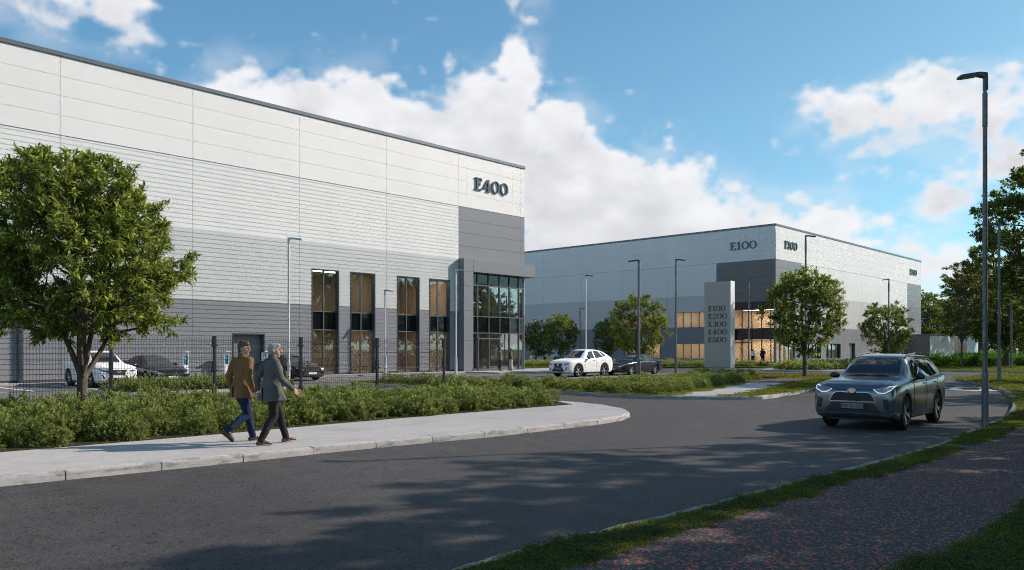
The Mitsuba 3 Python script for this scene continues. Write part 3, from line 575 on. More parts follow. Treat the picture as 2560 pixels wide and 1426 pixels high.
def make_tree(key, seed, h, fork, rx, rz, trunk_r, n_limb, n_clump, leaf_n, leaf_len, leaf_wid, col_lo, col_hi, spread=.42, flat=1.0, lean=0, quads=2, lobes=.35, limb_sag=.1, bottom=.0, tipcol=None, xoff=0.0):
    """A tree at the origin: trunk with limbs and twigs (one mesh), and a crown of leaf clumps spread through an uneven volume."""
    r = np.random.default_rng(seed); cz = h - rz; wood = MB()
    # clump centres, pushed out to an uneven shell
    pts = []
    while len(pts) < n_clump:
        d = sphere_dirs(r, 1)[0]; q = r.uniform(.35, 1) ** .55
        lob = 1 + lobes * (meshkit.fbm((d * 1.5 + seed)[None], 2, seed)[0] - .5) * 2
        p = np.array([d[0] * rx * q * lob, d[1] * rx * q * lob, cz + d[2] * rz * q * (1 + .5 * (lob - 1))])
        if p[2] < fork + bottom: continue
        if pts and min(np.linalg.norm((p - np.array(pts)) * [1, 1, 1.3], axis=1)) < spread * .62: continue_ok = r.uniform() < .12
        else: continue_ok = True
        if continue_ok: pts.append(p)
    pts = np.array(pts); pts[:, 0] += xoff * (pts[:, 2] - fork) / (h - fork)
    # limbs: each clump hangs on the nearest of a few main limbs
    base = np.array([lean, 0, fork]); wood.tube([[0, 0, -.1], [0, 0, .08], [lean * .3, .01, fork * .5], base], [trunk_r * 1.35, trunk_r * 1.08, trunk_r, trunk_r * .95], 10, cap=False)
    ang = np.arange(n_limb) * 2.39996 + seed; mains = []
    for i in range(n_limb):
        w = i / max(1, n_limb - 1); rad = rx * (.62 - .45 * w); z = fork + (h - fork) * (.22 + .62 * w)
        e = np.array([math.cos(ang[i]) * rad + xoff * (z - fork) / (h - fork), math.sin(ang[i]) * rad, z]); p = branch_path(base - [0, 0, .12], e, r, limb_sag, 8); mains.append(p)
        rr = trunk_r * (.62 if i < n_limb - 1 else .8); wood.tube(p, np.linspace(rr, rr * .3, 8), 7, cap=False)
    allp = np.vstack([m[1:] for m in mains]); rad_at = np.concatenate([np.linspace(trunk_r * .5, trunk_r * .2, 8)[1:] for m in mains])
    V, Fc, Cc, off = [], [], [], 0
    for ci, c in enumerate(pts):
        dd = np.linalg.norm((allp - c) * [1, 1, .8], axis=1) + np.where(allp[:, 2] > c[2] - .1, 1.2, 0); j = dd.argmin(); a = allp[j]
        bp = branch_path(a, c, r, .1, 6); wood.tube(bp, np.linspace(min(rad_at[j], .045 * h / 6), .008 * h / 6, 6), 5, cap=False)
        nt = 5; tw_out = norm(c - np.array([xoff * .5, 0, cz - .3 * rz]))
        for k in range(nt):
            tip = c + norm(sphere_dirs(r, 1)[0] * .9 + tw_out * .7 + np.array([0, 0, .15])) * spread * r.uniform(.5, 1.0) * [1, 1, flat]
            st = bp[-1 - (k % 3)]; tp = branch_path(st, tip, r, .05, 4); wood.tube(tp, np.linspace(.008 * h / 6, .003 * h / 6, 4), 3, cap=False)
            n = max(4, int(leaf_n / (n_clump * nt) * r.uniform(.7, 1.3))); t = r.uniform(.25, 1.0, n) ** .6
            at = np.stack([np.interp(t * 3, np.arange(4), tp[:, x]) for x in range(3)], 1) + r.normal(0, .05 * spread, (n, 3))
            ax = norm(tp[-1] - tp[-2]); dirn = ax * .55 + sphere_dirs(r, n) * .8 + np.array([0, 0, .12])
            ln = leaf_len * r.uniform(.65, 1.2, n); k1 = np.clip(r.normal(.35 + .25 * meshkit.noise(c[None] * 1.3 + 5, 3)[0], .22, n), 0, 1)[:, None]
            col = np.array(col_lo) * (1 - k1) + np.array(col_hi) * k1
            if tipcol is not None:
                yo = (r.uniform(size=n) < .16 * (t > .6))[:, None]; col = np.where(yo, np.array(tipcol), col)
            v, f, cc = leaves(r, at, dirn, np.array([0, 0, 1.0]), ln, ln * leaf_wid, col, quads=quads)
            V.append(v); Fc.append(f + off); Cc.append(cc); off += len(v)
    k = put(key + '__trunk', wood, 'm_bark', True, number=False)
    put(key + '__crown', (np.vstack(V), np.vstack(Fc)), 'm_leaf', False, number=False, color=np.vstack(Cc)); return key
def number(base):
    return key_of(base)

TREES = {}
def tree(proto, x, y, z, deg, s, label, group=None, base=None, cat='tree'):
    k = number(base or 'tree'); copy_parts(proto, k, place(x, y, z, deg, s)); tag(k, label, cat, group); return k
def proto_tree(name, **kw):
    make_tree(name, **kw); TREES[name] = {k: scene.pop(k) for k in [k for k in scene if k.startswith(name + '__')]}; return name
def tree_at(proto, X, Y, z, deg, s, label, group=None, base='tree', squash=1.0):
    k = key_of(base); x, y = C(X, Y)
    for q, d in TREES[proto].items(): scene[k + q[len(proto):]] = {**d, 'to_world': T().translate([x, y, z]).rotate([0, 0, 1], deg).scale([s * squash, s * squash, s])}
    tag(k, label, 'tree', group); return k
G_LO, G_HI, G_TIP = (.078, .112, .030), (.33, .41, .09), (.60, .62, .12)
proto_tree('tree_a', seed=4, h=5.62, fork=1.15, rx=1.86, rz=2.2, trunk_r=.105, n_limb=7, n_clump=260, leaf_n=46000, leaf_len=.155, leaf_wid=.32, col_lo=G_LO, col_hi=G_HI, spread=.46, tipcol=G_TIP, lobes=.26, bottom=.9, limb_sag=.06)
proto_tree('tree_b', seed=11, h=6.1, fork=1.3, rx=2.15, rz=2.35, trunk_r=.10, n_limb=7, n_clump=210, leaf_n=32000, leaf_len=.165, leaf_wid=.36, col_lo=G_LO, col_hi=G_HI, spread=.46, tipcol=G_TIP, lobes=.3, bottom=.0, quads=1)
proto_tree('tree_c', seed=23, h=6.1, fork=1.0, rx=2.3, rz=2.5, trunk_r=.10, n_limb=8, n_clump=210, leaf_n=32000, leaf_len=.165, leaf_wid=.36, col_lo=G_LO, col_hi=G_HI, spread=.48, tipcol=G_TIP, lobes=.34, bottom=-.1, quads=1)
W_LO, W_HI = (.07, .098, .028), (.29, .36, .08)
proto_tree('tree_d', seed=31, h=13, fork=3.2, rx=4.6, rz=5.3, trunk_r=.26, n_limb=9, n_clump=190, leaf_n=40000, leaf_len=.225, leaf_wid=.5, col_lo=W_LO, col_hi=W_HI, spread=1.0, flat=.4, lobes=.45, quads=1, bottom=.2)
proto_tree('tree_e', seed=47, h=13, fork=2.2, rx=4.9, rz=5.7, trunk_r=.24, n_limb=9, n_clump=210, leaf_n=38000, leaf_len=.26, leaf_wid=.5, col_lo=W_LO, col_hi=W_HI, spread=1.05, flat=.6, lobes=.4, quads=1, bottom=-.4)
proto_tree('tree_f', seed=53, h=8.5, fork=2.2, rx=1.5, rz=3.2, trunk_r=.08, n_limb=7, n_clump=70, leaf_n=5200, leaf_len=.17, leaf_wid=.5, col_lo=(.07, .075, .02), col_hi=(.20, .19, .05), spread=.5, quads=1, lobes=.4)
# young trees of the estate
tree_at('tree_a', -8.55, 16.0, .12, 20, .96, 'young broadleaf tree in the hedge by the fence, nearest of all the trees')
EST = 'young broadleaf trees on the estate'
tree_at('tree_b', 16.7, 45.9, .12, 40, 1.0, 'round young tree on the grass island, behind the grey car', EST)
tree_at('tree_c', 35.6, 76.6, .12, 10, 1.0, 'round young tree before the white ribbed wall, left of the plant room', EST)
tree_at('tree_c', 9.65, 61.5, 0, 130, .97, 'round young tree rising behind the parked dark saloon', EST)
tree_at('tree_b', 11.4, 95, 0, 200, .86, 'lower tree beside the taller one behind the parked dark saloon', EST)
tree_at('tree_b', 5.6, 92, 0, 300, .93, 'larger of the two trees before the far parked cars', EST)
tree_at('tree_c', 3.2, 97, 0, 80, .85, 'smaller of the two trees before the far parked cars', EST)
# woodland on the right and behind
WG = 'tall woodland trees along the right'
WOOD = [('tree_d', 29.0, 41.5, 15, .97, 'huge spreading tree at the right edge with boughs over the lamp posts'), ('tree_e', 45.5, 74, 70, .98, 'dark dense tree behind the right-hand lamp posts, on the edge of the wood'),
        ('tree_d', 60, 103, 160, 1.0, 'tall layered tree at the near end of the wood beyond the grass'), ('tree_e', 67, 108, 10, .95, 'leafy tree inside the wood beyond the green shrubs'), ('tree_e', 81, 128, 220, 1.0, 'broad tree deep in the wood at the right edge'),
        ('tree_d', 73, 120, 300, 1.0, 'tall tree in the middle of the wood beyond the shrubs')]
for p, X, Y, dg, s, lb in WOOD: tree_at(p, X, Y, 0, dg, s, lb, WG)
BG = 'background trees behind the plant room'
for p, X, Y, dg, s, sq, lb in [('tree_e', 79, 160, 140, 1.1, 1.1, 'background tree touching the far end of the second warehouse'), ('tree_e', 86, 166, 0, 1.02, 1.2, 'background tree directly above the dark side of the plant room'), ('tree_e', 92, 172, 90, .95, 1.1, 'background tree above the pale panels of the plant room'),
    ('tree_d', 99, 176, 50, .93, 1.2, 'background tree behind the slender yellowing tree'), ('tree_d', 104, 172, 200, .9, 1.1, 'background tree behind the lorry trailer'), ('tree_e', 110, 180, 250, .9, 1.1, 'background tree right of the lorry trailer, behind the nearest lamp post')]:
    tree_at(p, X, Y, 0, dg, s, lb, BG, squash=sq)
for p, X, Y, dg, s, lb in [('tree_d', 100, 160, 20, .9, 'distant tree just right of the nearest lamp post'), ('tree_e', 112, 176, 30, .95, 'distant tree between the two right-hand lamp posts'), ('tree_d', 90, 140, 99, .9, 'distant tree with bare trunk near the right edge of the wood'), ('tree_e', 118, 182, 77, .9, 'most distant tree at the right edge of the picture')]:
    tree_at(p, X, Y, 0, dg, s, lb, 'distant trees of the wood', squash=1.1)
tree_at('tree_f', 38.6, 69, .1, 0, 1.0, 'slender yellowing young tree on the sunlit grass beyond the side road')
# trees of the same belt just outside the view, on the right, whose shade falls on the road
NEARG = 'shade trees along the right-hand path, outside the view'
for p, X, Y, dg, s in [('tree_e', 13.4, 11.0, 40, .70), ('tree_d', 17.5, 15.0, 190, .80), ('tree_e', 11.4, 6.6, 120, .60), ('tree_d', 21.5, 20.5, 10, .74), ('tree_e', 20.5, 9.5, 260, .85), ('tree_d', 27.5, 30.5, 300, .62)]:
    tree_at(p, X, Y, .1, dg, s, 'shade tree beside the speckled path, out of view on the right', NEARG)

REFL = 'woodland opposite the big warehouse, mirrored in its windows'
for i, (u, v, dg, s) in enumerate([(58, -14, 0, 1.1), (66, -20, 60, 1.2), (75, -17, 140, 1.05), (83, -27, 200, 1.25), (93, -22, 20, 1.15), (103, -33, 90, 1.2), (114, -27, 250, 1.1), (126, -40, 310, 1.25), (138, -33, 45, 1.2)]):
    k_ = key_of('tree')
    for q, d in TREES['tree_e' if i % 2 else 'tree_d'].items(): scene[k_ + q[6:]] = {**d, 'to_world': place(u, v, 0, dg, s)}
    tag(k_, f'{["spreading", "dense dark"][i % 2]} tree of the wood opposite the warehouse, out of view on the right', 'tree', REFL)

# ---- hedges: shrubs of small upright leaves, planted in beds
def shrub(name, seed, n, R, hgt, ll, lw, lo, hi, per=12):
    """A rounded bush: sprigs all over an uneven dome, each ending in a rosette of leaves, and a few leaves inside."""
    r = np.random.default_rng(seed); m = n // per; d = sphere_dirs(r, m); d[:, 2] = np.abs(d[:, 2]); lump = .74 + .5 * meshkit.fbm(d * 1.9 + seed, 3, seed)
    q = r.uniform(.62, 1, m) ** .6; tip = d * (q * lump)[:, None] * [R, R, hgt]; low = r.uniform(size=m) < .22; tip[low, 2] = r.uniform(.02, .5, low.sum()) * hgt
    ax = norm(d * [1, 1, .7] + np.array([0, 0, .55]) + r.normal(0, .18, (m, 3))); tone = r.normal(0, .16, m)
    i = np.repeat(np.arange(m), per); k = np.tile(np.arange(per), m); t = k / per
    e1 = norm(np.cross(ax, r.normal(size=(m, 3))))[i]; e2 = np.cross(ax[i], e1); an = k * 2.39996
    out = e1 * np.cos(an)[:, None] + e2 * np.sin(an)[:, None]; dirn = ax[i] * (.25 + .95 * t)[:, None] + out * (1.0 - .55 * t)[:, None] + r.normal(0, .16, (len(i), 3))
    pos = tip[i] + ax[i] * ((t - 1) * ll * 1.5)[:, None]; ln = ll * (1.1 - .45 * t) * r.uniform(.75, 1.2, len(i))
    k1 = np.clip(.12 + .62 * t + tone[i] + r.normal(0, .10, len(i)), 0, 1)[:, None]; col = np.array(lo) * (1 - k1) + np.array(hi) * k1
    v, f, c = leaves(r, pos, dirn, np.array([0, 0, 1.0]), ln, ln * lw, col, quads=1)
    scene[name] = {'type': 'shapegroup', 'leaves': mikit.ply((v, f), 'm_hedge_leaf', color=c)}
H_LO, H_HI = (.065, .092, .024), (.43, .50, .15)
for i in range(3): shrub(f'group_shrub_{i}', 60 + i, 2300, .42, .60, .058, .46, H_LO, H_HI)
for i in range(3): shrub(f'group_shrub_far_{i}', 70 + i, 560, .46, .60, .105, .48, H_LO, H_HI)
for i in range(2): shrub(f'group_shrub_green_{i}', 80 + i, 480, .75, 1.2, .19, .36, (.035, .09, .015), (.12, .27, .045))
def scatter(region, step, r, jitter=.3):
    x0, y0, x1, y1 = region.bounds; out = []
    for j, y in enumerate(np.arange(y0, y1 + step, step * .87)):
        for x in np.arange(x0 + (j % 2) * step / 2, x1 + step, step):
            p = np.array([x, y]) + r.uniform(-jitter, jitter, 2) * step
            if region.contains(sg.Point(p)): out.append(p)
    return out
def instances(key, group, pts, z, r, smin, smax, tilt=0, zs=(1, 1)):
    for i, p in enumerate(pts):
        s = r.uniform(smin, smax)
        scene[f'{key}__{i + 1:03d}'] = {'type': 'instance', 'group': {'type': 'ref', 'id': group(i)}, 'to_world': T().translate([p[0], p[1], z]).rotate([0, 0, 1], r.uniform(0, 360)).scale([s, s, s * r.uniform(*zs)])}
def hedge(region, step, groups, z, label, seed, smin=.72, smax=1.18, base='hedge', cat='hedge', zs=(.85, 1.15)):
    k = key_of(base); r = np.random.default_rng(seed); n = len(groups); pick = r.integers(0, n, 20000)
    instances(k, lambda i: groups[pick[i]], scatter(region, step, r), z, r, smin, smax, zs=zs); tag(k, label, cat, kind='stuff')
NEAR, FAR = [f'group_shrub_{i}' for i in range(3)], [f'group_shrub_far_{i}' for i in range(3)]
view = poly((-16, 8), (2, 8), (6, 34), (-22, 34))
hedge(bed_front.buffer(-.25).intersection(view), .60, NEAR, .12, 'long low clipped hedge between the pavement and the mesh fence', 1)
bm = bed_mid.buffer(-.05)
put('planting_bed', sheet(poly(*bed_mid_c), .125), 'm_soil'); tag('planting_bed_003', 'soil under the hedge round the sign', kind='structure')
hedge(bm, .62, NEAR, .12, 'low hedge round the sign between the parked cars and the road', 2, zs=(.68, .95))
hedge(bed_isl.buffer(-.2), .5, FAR, .11, 'small hedge inside the fenced car park before the parked cars', 3)
hedge(e100_bed.buffer(-.5).difference(poly((22, 70), (30, 70), (30, 76), (22.6, 75.8))), .66, FAR, .12, 'hedge strip before the entrance of the second warehouse', 4, .9, 1.25)
hedge(isl.buffer(-.8), .75, FAR, .12, 'hedge on the paved island in front of the ribbed white wall', 5, 1.0, 1.4)
greens = poly((39.6, 77), (43, 74.5), (52, 77), (58, 80), (70, 88), (70, 92), (58, 86), (49, 82.5), (44, 80.5), (40, 80))
hedge(greens, 1.0, [f'group_shrub_green_{i}' for i in range(2)], .1, 'bright green mass of tall shrubs along the edge of the wood', 6, .9, 1.35, base='shrubbery', cat='shrubbery')

# ---- grass: blades and clover in small patches
def patch(name, seed, n, size, hgt, lo, hi, clover=0, wid=.006):
    r = np.random.default_rng(seed); pos = np.column_stack([r.uniform(-size / 2, size / 2, (n, 2)) * 1.12, np.zeros(n)])
    dirn = np.column_stack([r.normal(0, .38, (n, 2)), np.ones(n)]); ln = hgt * r.uniform(.5, 1.3, n) * (.7 + .6 * meshkit.noise(pos * 6 + seed))
    k1 = np.clip(r.normal(.45, .3, n), 0, 1)[:, None]; col = np.array(lo) * (1 - k1) + np.array(hi) * k1
    v, f, c = leaves(r, pos, dirn, r.normal(0, 1, (n, 3)), ln, np.full(n, wid), col, bend=.6, quads=1)
    if clover:
        m = clover; ctr = r.uniform(-size / 2, size / 2, (8, 2)); p = ctr[r.integers(0, 8, m)] + r.normal(0, .06, (m, 2)); pos = np.column_stack([p, hgt * r.uniform(.6, 1.15, m)])
        a = r.uniform(0, 6.28, m)
        for j in range(3):
            dv = np.column_stack([np.cos(a + 2.09 * j), np.sin(a + 2.09 * j), r.uniform(-.1, .5, m)]); kk = r.uniform(0, 1, (m, 1))
            v2, f2, c2 = leaves(r, pos, dv, np.array([0, 0, 1.0]), np.full(m, .017), np.full(m, .016), np.array([.05, .085, .03]) * (1 - kk) + np.array([.15, .19, .085]) * kk, quads=1)
            f = np.vstack([f, f2 + len(v)]); v = np.vstack([v, v2]); c = np.vstack([c, c2])
    scene[name] = {'type': 'shapegroup', 'blades': mikit.ply((v, f), 'm_grass', color=c)}
R_LO, R_HI = (.07, .10, .02), (.25, .29, .06)
patch('group_grass_0', 90, 1000, .34, .042, R_LO, R_HI); patch('group_grass_1', 91, 860, .34, .04, R_LO, R_HI, clover=130); patch('group_grass_2', 92, 860, .34, .04, R_LO, R_HI, clover=60)
patch('group_grass_far_0', 93, 420, 1.0, .07, (.07, .095, .016), (.25, .275, .055), wid=.022); patch('group_grass_far_1', 94, 420, 1.0, .07, (.08, .10, .016), (.29, .295, .06), wid=.022)
def lawn(region, step, groups, z, label, seed, zs=(.6, 1.25)):
    k = key_of('grass'); r = np.random.default_rng(seed); pts = scatter(region, step, r, .18); pts = pts[:6000]
    field = meshkit.fbm(np.array([[p[0] * .7, p[1] * .7, 0] for p in pts]), 2, seed)
    idx = [groups[min(len(groups) - 1, int(np.clip((f - .3) / .4, 0, .999) * len(groups)))] for f in field]
    instances(k, lambda i: idx[i], pts, z, r, .9, 1.15, zs=zs); tag(k, label, 'grass', kind='stuff')
seen = poly((-2, 5), (3, 4.6), (16, 25), (26, 40), (19, 36), (-2.2, 5))
near_v = right_poly.buffer(-.30).difference(red_poly.buffer(.02))
NG = ['group_grass_0', 'group_grass_2', 'group_grass_1']
lawn(near_v.intersection(poly((-2, 4.6), (5, 4.6), (16.5, 25.5), (15, 26))), .20, NG, .12, 'grass and clover on the narrow verge beside the speckled path', 11)
lawn(near_v.intersection(poly((2.5, 4.6), (6, 4.6), (9.5, 12), (6.2, 9))), .24, NG, .12, 'grass and clover in the lowest right corner', 12)
FG = ['group_grass_far_0', 'group_grass_far_1']
lawn(near_v.intersection(poly((14.5, 22), (19, 25), (40, 55), (22, 48))), .8, FG, .12, 'sunlit grass of the verge beyond the near lamp post', 13)
lawn(mid_poly.buffer(-.2).difference(path_mid).difference(redmid).difference(bed_mid.buffer(-.3)), .62, FG, .12, 'mown grass on the island between hedge, footpath and kerb', 14)
lawn(fg.intersection(poly((30, 55), (60, 60), (60, 90), (30, 80))), 1.2, FG, .115, 'grass strip before the bright green shrubs', 15)
lawn(strip.buffer(-.1), 1.0, FG, .11, 'small grass strip past the end of the big warehouse', 16)
lawn(e100_bed.buffer(-.2), 1.1, FG, .12, 'grass edging under the hedge before the second warehouse', 17)
# ---------------------------------------------------------------- lamp posts
def lamp(X, Y, h, head_deg, label, base='lamp_post', paint='m_galvanised', head_mat='m_lamp_head', z=0.0, r=.052, size=.82):
    """Tapered column, spigot and flat luminaire whose arm points along head_deg (degrees from the viewer's right, seen from above)."""
    k = key_of(base); x, y = C(X, Y); ex, ey = C(math.cos(math.radians(head_deg)), math.sin(math.radians(head_deg))); deg = math.degrees(math.atan2(ey, ex)); tw = place(x, y, z, deg)
    v, f = lathe([(0, -.1), (r * 1.35, -.1), (r * 1.35, 1.05), (r * 1.3, 1.12), (r, 1.18), (r * .86, h - 1.1), (0, h - 1.1)], 14)
    put(f'{k}__column', (v, f), paint, 35, number=False, to_world=tw)
    put(f'{k}__spigot', lathe([(0, h - 1.1), (r * 1.06, h - 1.1), (r * 1.06, h - .42), (r * .75, h - .40), (r * .75, h - .1), (0, h - .1)], 14), paint, 35, number=False, to_world=tw)
    s = size; mb = MB()
    def hull(pts): mb.man(m3.Manifold.hull_points(np.array(pts)))
    def ring(px, w, z0, z1): return [[px, -w, z0], [px, w, z0], [px, -w * .8, z1], [px, w * .8, z1]]
    hull(ring(-.06 * s, .055 * s, h - .36, h - .02) + ring(.04 * s, .055 * s, h - .36, h - .0) + [[-.05 * s, 0, h + .01]])
    hull(ring(-.05 * s, .055 * s, h - .12, h - .0) + ring(.22 * s, .10 * s, h - .07, h + .005))
    hull(ring(.20 * s, .10 * s, h - .07, h + .005) + ring(.74 * s, .125 * s, h - .125, h - .06) + ring(.78 * s, .10 * s, h - .12, h - .085))
    put(f'{k}__lamp_head', mb, head_mat, 30, number=False, to_world=tw)
    lens = MB().box(.28 * s, .70 * s, -.085 * s, .085 * s, -.006, .0); lv, lf = lens.get(); lv[:, 2] += h - .079 - (lv[:, 0] - .22 * s) * .105 / (1.0 * s)
    put(f'{k}__lens', (lv, lf), 'm_lens', number=False, to_world=tw)
    tag(k, label, 'lamp post', 'lamp posts on the estate'); return k
lamp(9.65, 16.4, 7.25, 180, 'tall galvanised lamp post on the verge nearest the viewer, right of the grey car', z=.1, r=.048, size=.70)
lamp(22.9, 37.8, 7.56, 180, 'lamp post on the sunlit verge just right of the nearest lamp post', z=.1, r=.06)
lamp(40.98, 66, 8.6, 180, 'lamp post among the green shrubs at the right edge', r=.075, z=.1)
lamp(-10.55, 38, 7.0, 0, 'pale grey lamp post behind the two walking men', paint='m_lamp_grey', head_mat='m_lamp_grey', r=.058)
lamp(-8.25, 52.3, 5.5, 40, 'short lamp post between the second and third tall windows', paint='m_lamp_grey', z=.1, r=.065)
lamp(-3.83, 55, 7.2, 0, 'pale lamp post in front of the entrance portal column', paint='m_lamp_grey', head_mat='m_lamp_grey', r=.062)
lamp(7.48, 47.4, 7.0, 180, 'lamp post standing before the parked dark saloon', r=.075)
lamp(11.4, 55.9, 8.0, 0, 'lamp post left of the sign, before the lit windows', r=.07)
lamp(6.45, 70, 8.2, 0, 'lamp post rising behind the parked white car', paint='m_lamp_grey', r=.075)
lamp(8.46, 100, 6.9, 0, 'small thin lamp post before the dark cladding, left of the one behind the white car', r=.07)
lamp(3.05, 112, 5.9, 30, 'little distant lamp post by the end of the big warehouse', r=.07)
lamp(23.5, 79.8, 8.7, 0, 'lamp post in the hedge before the lit glass entrance, right of the sign', z=.1, r=.075)
lamp(19.0, 52, 9.1, 0, 'tall lamp post right behind the round tree on the grass island', z=.0, r=.065)
lamp(35.15, 75, 8.2, 180, 'lamp post before the white ribbed wall above the grey car', z=.1, r=.07)
for X, Y, hh, lb in ((59.5, 98, 8, 'thin lamp post far in the wood, left one'), (76, 122, 8, 'thin lamp post far in the wood, right one')): lamp(X, Y, hh, 180, lb, r=.08)

# ---------------------------------------------------------------- mesh fence
def fence():
    k = key_of('mesh_fence'); posts = [(-11.38, 18.13), (-9.75, 19.54), (-7.85, 21.2), (-5.99, 22.8), (-4.10, 24.45), (-2.21, 26.08)]
    Z0, HT = .12, 1.93
    for i, (X, Y) in enumerate(posts):
        x, y = C(X, Y)
        if i:
            d = np.array(C(*posts[i])) - np.array(C(*posts[i - 1])); deg = math.degrees(math.atan2(d[1], d[0]))
            p = MB().cbox(-.032, .032, -.032, .032, -.1, HT, .006); p.cbox(-.04, .04, -.04, .04, HT, HT + .012, .004)
            q = put(f'{k}__post', p, 'm_fence', to_world=place(x, y, Z0, deg))
            for z in (.32, 1.02, 1.68):
                b = MB().cbox(-.085, .085, -.048, .048, z, z + .035, .006); b.cbox(-.045, .045, -.048, .048, z - .03, z + .25, .006)
                put(f'{q}__clamp', b, 'm_fence', to_world=place(x, y, Z0, deg))
    for i in range(len(posts) - 1):
        a, b = np.array(C(*posts[i])), np.array(C(*posts[i + 1])); L = np.linalg.norm(b - a); deg = math.degrees(math.atan2(*(b - a)[::-1])); mb = MB()
        folds = [.17, .37, 1.05, 1.25, 1.66, 1.84]; zs = [0.05, .12, .17, .22, 1.0, 1.06, 1.12, 1.64, 1.71, 1.78, HT - .02]; ys = [0, 0, .035, 0, 0, .035, 0, 0, .035, 0, 0]
        for x in np.arange(.05, L - .03, .065): mb.tube([[x, yy, zz] for yy, zz in zip(ys, zs)], .0054, 3, cap=False)
        for z in (.12, .22, .42, .62, .82, 1.0, 1.12, 1.32, 1.5, 1.64, 1.78): mb.tube([[.02, 0, z], [L - .02, 0, z]], .0054, 3, cap=False)
        q = put(f'{k}__mesh_panel', mb, 'm_fence', to_world=place(a[0], a[1], Z0, deg)); tag(q, kind='stuff')
    tag(k, 'black welded mesh fence with dark posts in the hedge', 'fence')
fence()

# ---------------------------------------------------------------- sign
def sign():
    k = key_of('sign_pillar'); x, y = C(11.85, 46); deg = -90 + 3; tw = place(x, y, .12, deg); M = np.array(tw.matrix, float)
    w, d = .80, .26                                        # local x to the reader's right, -y towards the reader
    put(f'{k}__panel', MB().cbox(-w, w, -d, d, .56, 5.45, .012), 'm_sign_grey', number=False, to_world=tw)
    put(f'{k}__panel_edge', MB().cbox(w + .002, w + .03, -d - .01, d + .01, .55, 5.46, .006), 'm_white_gloss', number=False, to_world=tw)
    put(f'{k}__pedestal', MB().man(m3.Manifold.hull_points(np.array([[-.5, -.17, 0], [.5, -.17, 0], [-.5, .17, 0], [.5, .17, 0], [-.42, -.15, .56], [.42, -.15, .56], [-.42, .15, .56], [.42, .15, .56]], float))), 'm_sign_grey', number=False, to_world=tw)
    for i, t in enumerate(('E100', 'E200', 'E300', 'E400', 'E500')):
        L = np.eye(4); L[:3, 0] = [1, 0, 0]; L[:3, 1] = [0, 0, 1]; L[:3, 2] = [0, -1, 0]; L[:3, 3] = [-.56, -d - .001, 3.78 - .445 * i]
        put_word(k, t, .295, .02, M @ L, 'm_sign_letter', squeeze=1.28)
    tag(k, 'grey estate sign listing E100 to E500 on a short pedestal', 'sign')
sign()

# ---------------------------------------------------------------- charging points
def charger(x, y, label):
    k = key_of('charging_point'); tw = place(x, y, .1, 0)
    put(f'{k}__base', MB().cbox(-.12, .12, -.09, .09, 0, .24, .01), 'm_coping', number=False, to_world=tw)
    b = MB(); b.cbox(-.14, .14, -.10, .10, .24, .74, .02); b.cbox(-.14, -.115, -.10, .10, .74, 1.40, .008); b.cbox(.115, .14, -.10, .10, .74, 1.40, .008); b.cbox(-.112, .112, -.02, .10, .74, 1.30, .01)
    b.man(m3.Manifold.hull_points(np.array([[-.14, -.10, 1.385], [.14, -.10, 1.385], [-.14, .10, 1.385], [.14, .10, 1.385], [-.14, -.30, 1.46], [.14, -.30, 1.46], [-.14, -.30, 1.50], [.14, -.30, 1.50], [-.14, .10, 1.42], [.14, .10, 1.42]], float)))
    put(f'{k}__housing', b, 'm_white_gloss', number=False, to_world=tw)
    put(f'{k}__screen', MB().cbox(-.108, .108, -.04, -.022, .76, 1.26, .004), 'm_screen', number=False, to_world=tw)
    v, f = lathe([(0, 0), (.06, 0), (.06, .006), (0, .006)], 20); M = np.eye(4); M[:3, :3] = [[1, 0, 0], [0, 0, -1], [0, 1, 0]]; M[:3, 3] = [0, -.041, 1.12]
    put(f'{k}__emblem', (v @ M[:3, :3].T + M[:3, 3], f), 'm_teal', number=False, to_world=tw)
    put(f'{k}__light_strip', MB().cbox(-.10, .10, -.044, -.041, .765, .79, .001), 'm_teal', number=False, to_world=tw)
    tag(k, label, 'charging point', 'white charging points along the warehouse wall')
charger(19.93, 43.3, 'white charging point right beside the parked dark saloon by the wall'); charger(22.3, 43.3, 'white charging point left of the grey double door'); charger(24.66, 43.2, 'white charging point partly behind the grey haired man')

# ---------------------------------------------------------------- lorry trailer
def trailer():
    k = key_of('lorry_trailer'); x, y = 152.9, 37.2
    put(f'{k}__curtain', MB().cbox(x, x + 12.5, y, y + 2.5, 1.15, 4.0, .03), 'm_curtain', number=False)
    put(f'{k}__rear_door', MB().cbox(x - .05, x - .004, y + .05, y + 1.24, 1.2, 3.95, .01), 'm_sign_grey'); put(f'{k}__rear_door', MB().cbox(x - .05, x - .004, y + 1.26, y + 2.45, 1.2, 3.95, .01), 'm_sign_grey')
    put(f'{k}__warning_plate', MB().box(x - .07, x - .052, y + .2, y + 1.0, 1.32, 1.6), 'm_amber', number=False)
    put(f'{k}__chassis', MB().box(x, x + 12.5, y + .7, y + 1.8, .85, 1.14).box(x - .05, x + .1, y + .1, y + 2.4, .55, .85), 'm_black', number=False)
    for i, wx in enumerate((1.9, 3.2, 4.5)):
        for s in (.15, 2.05):
            v, f = lathe([(0, -.15), (.5, -.15), (.52, -.1), (.52, .1), (.5, .15), (0, .15)], 20); R = np.array([[1, 0, 0], [0, 0, 1], [0, -1, 0.0]])
            put(f'{k}__wheel', (v @ R.T + [x + wx, y + s + .15, .52], f), 'm_black', 40)
    put(f'{k}__strap_rail', MB().box(x, x + 12.5, y - .02, y - .003, 1.12, 1.24), 'm_coping', number=False)
    tag(k, 'parked lorry trailer with pale curtain side and orange rear plate', 'trailer')
mat('m_curtain', (.50, .56, .62), .5); mat('m_amber', (.75, .33, .03), .5)
trailer()
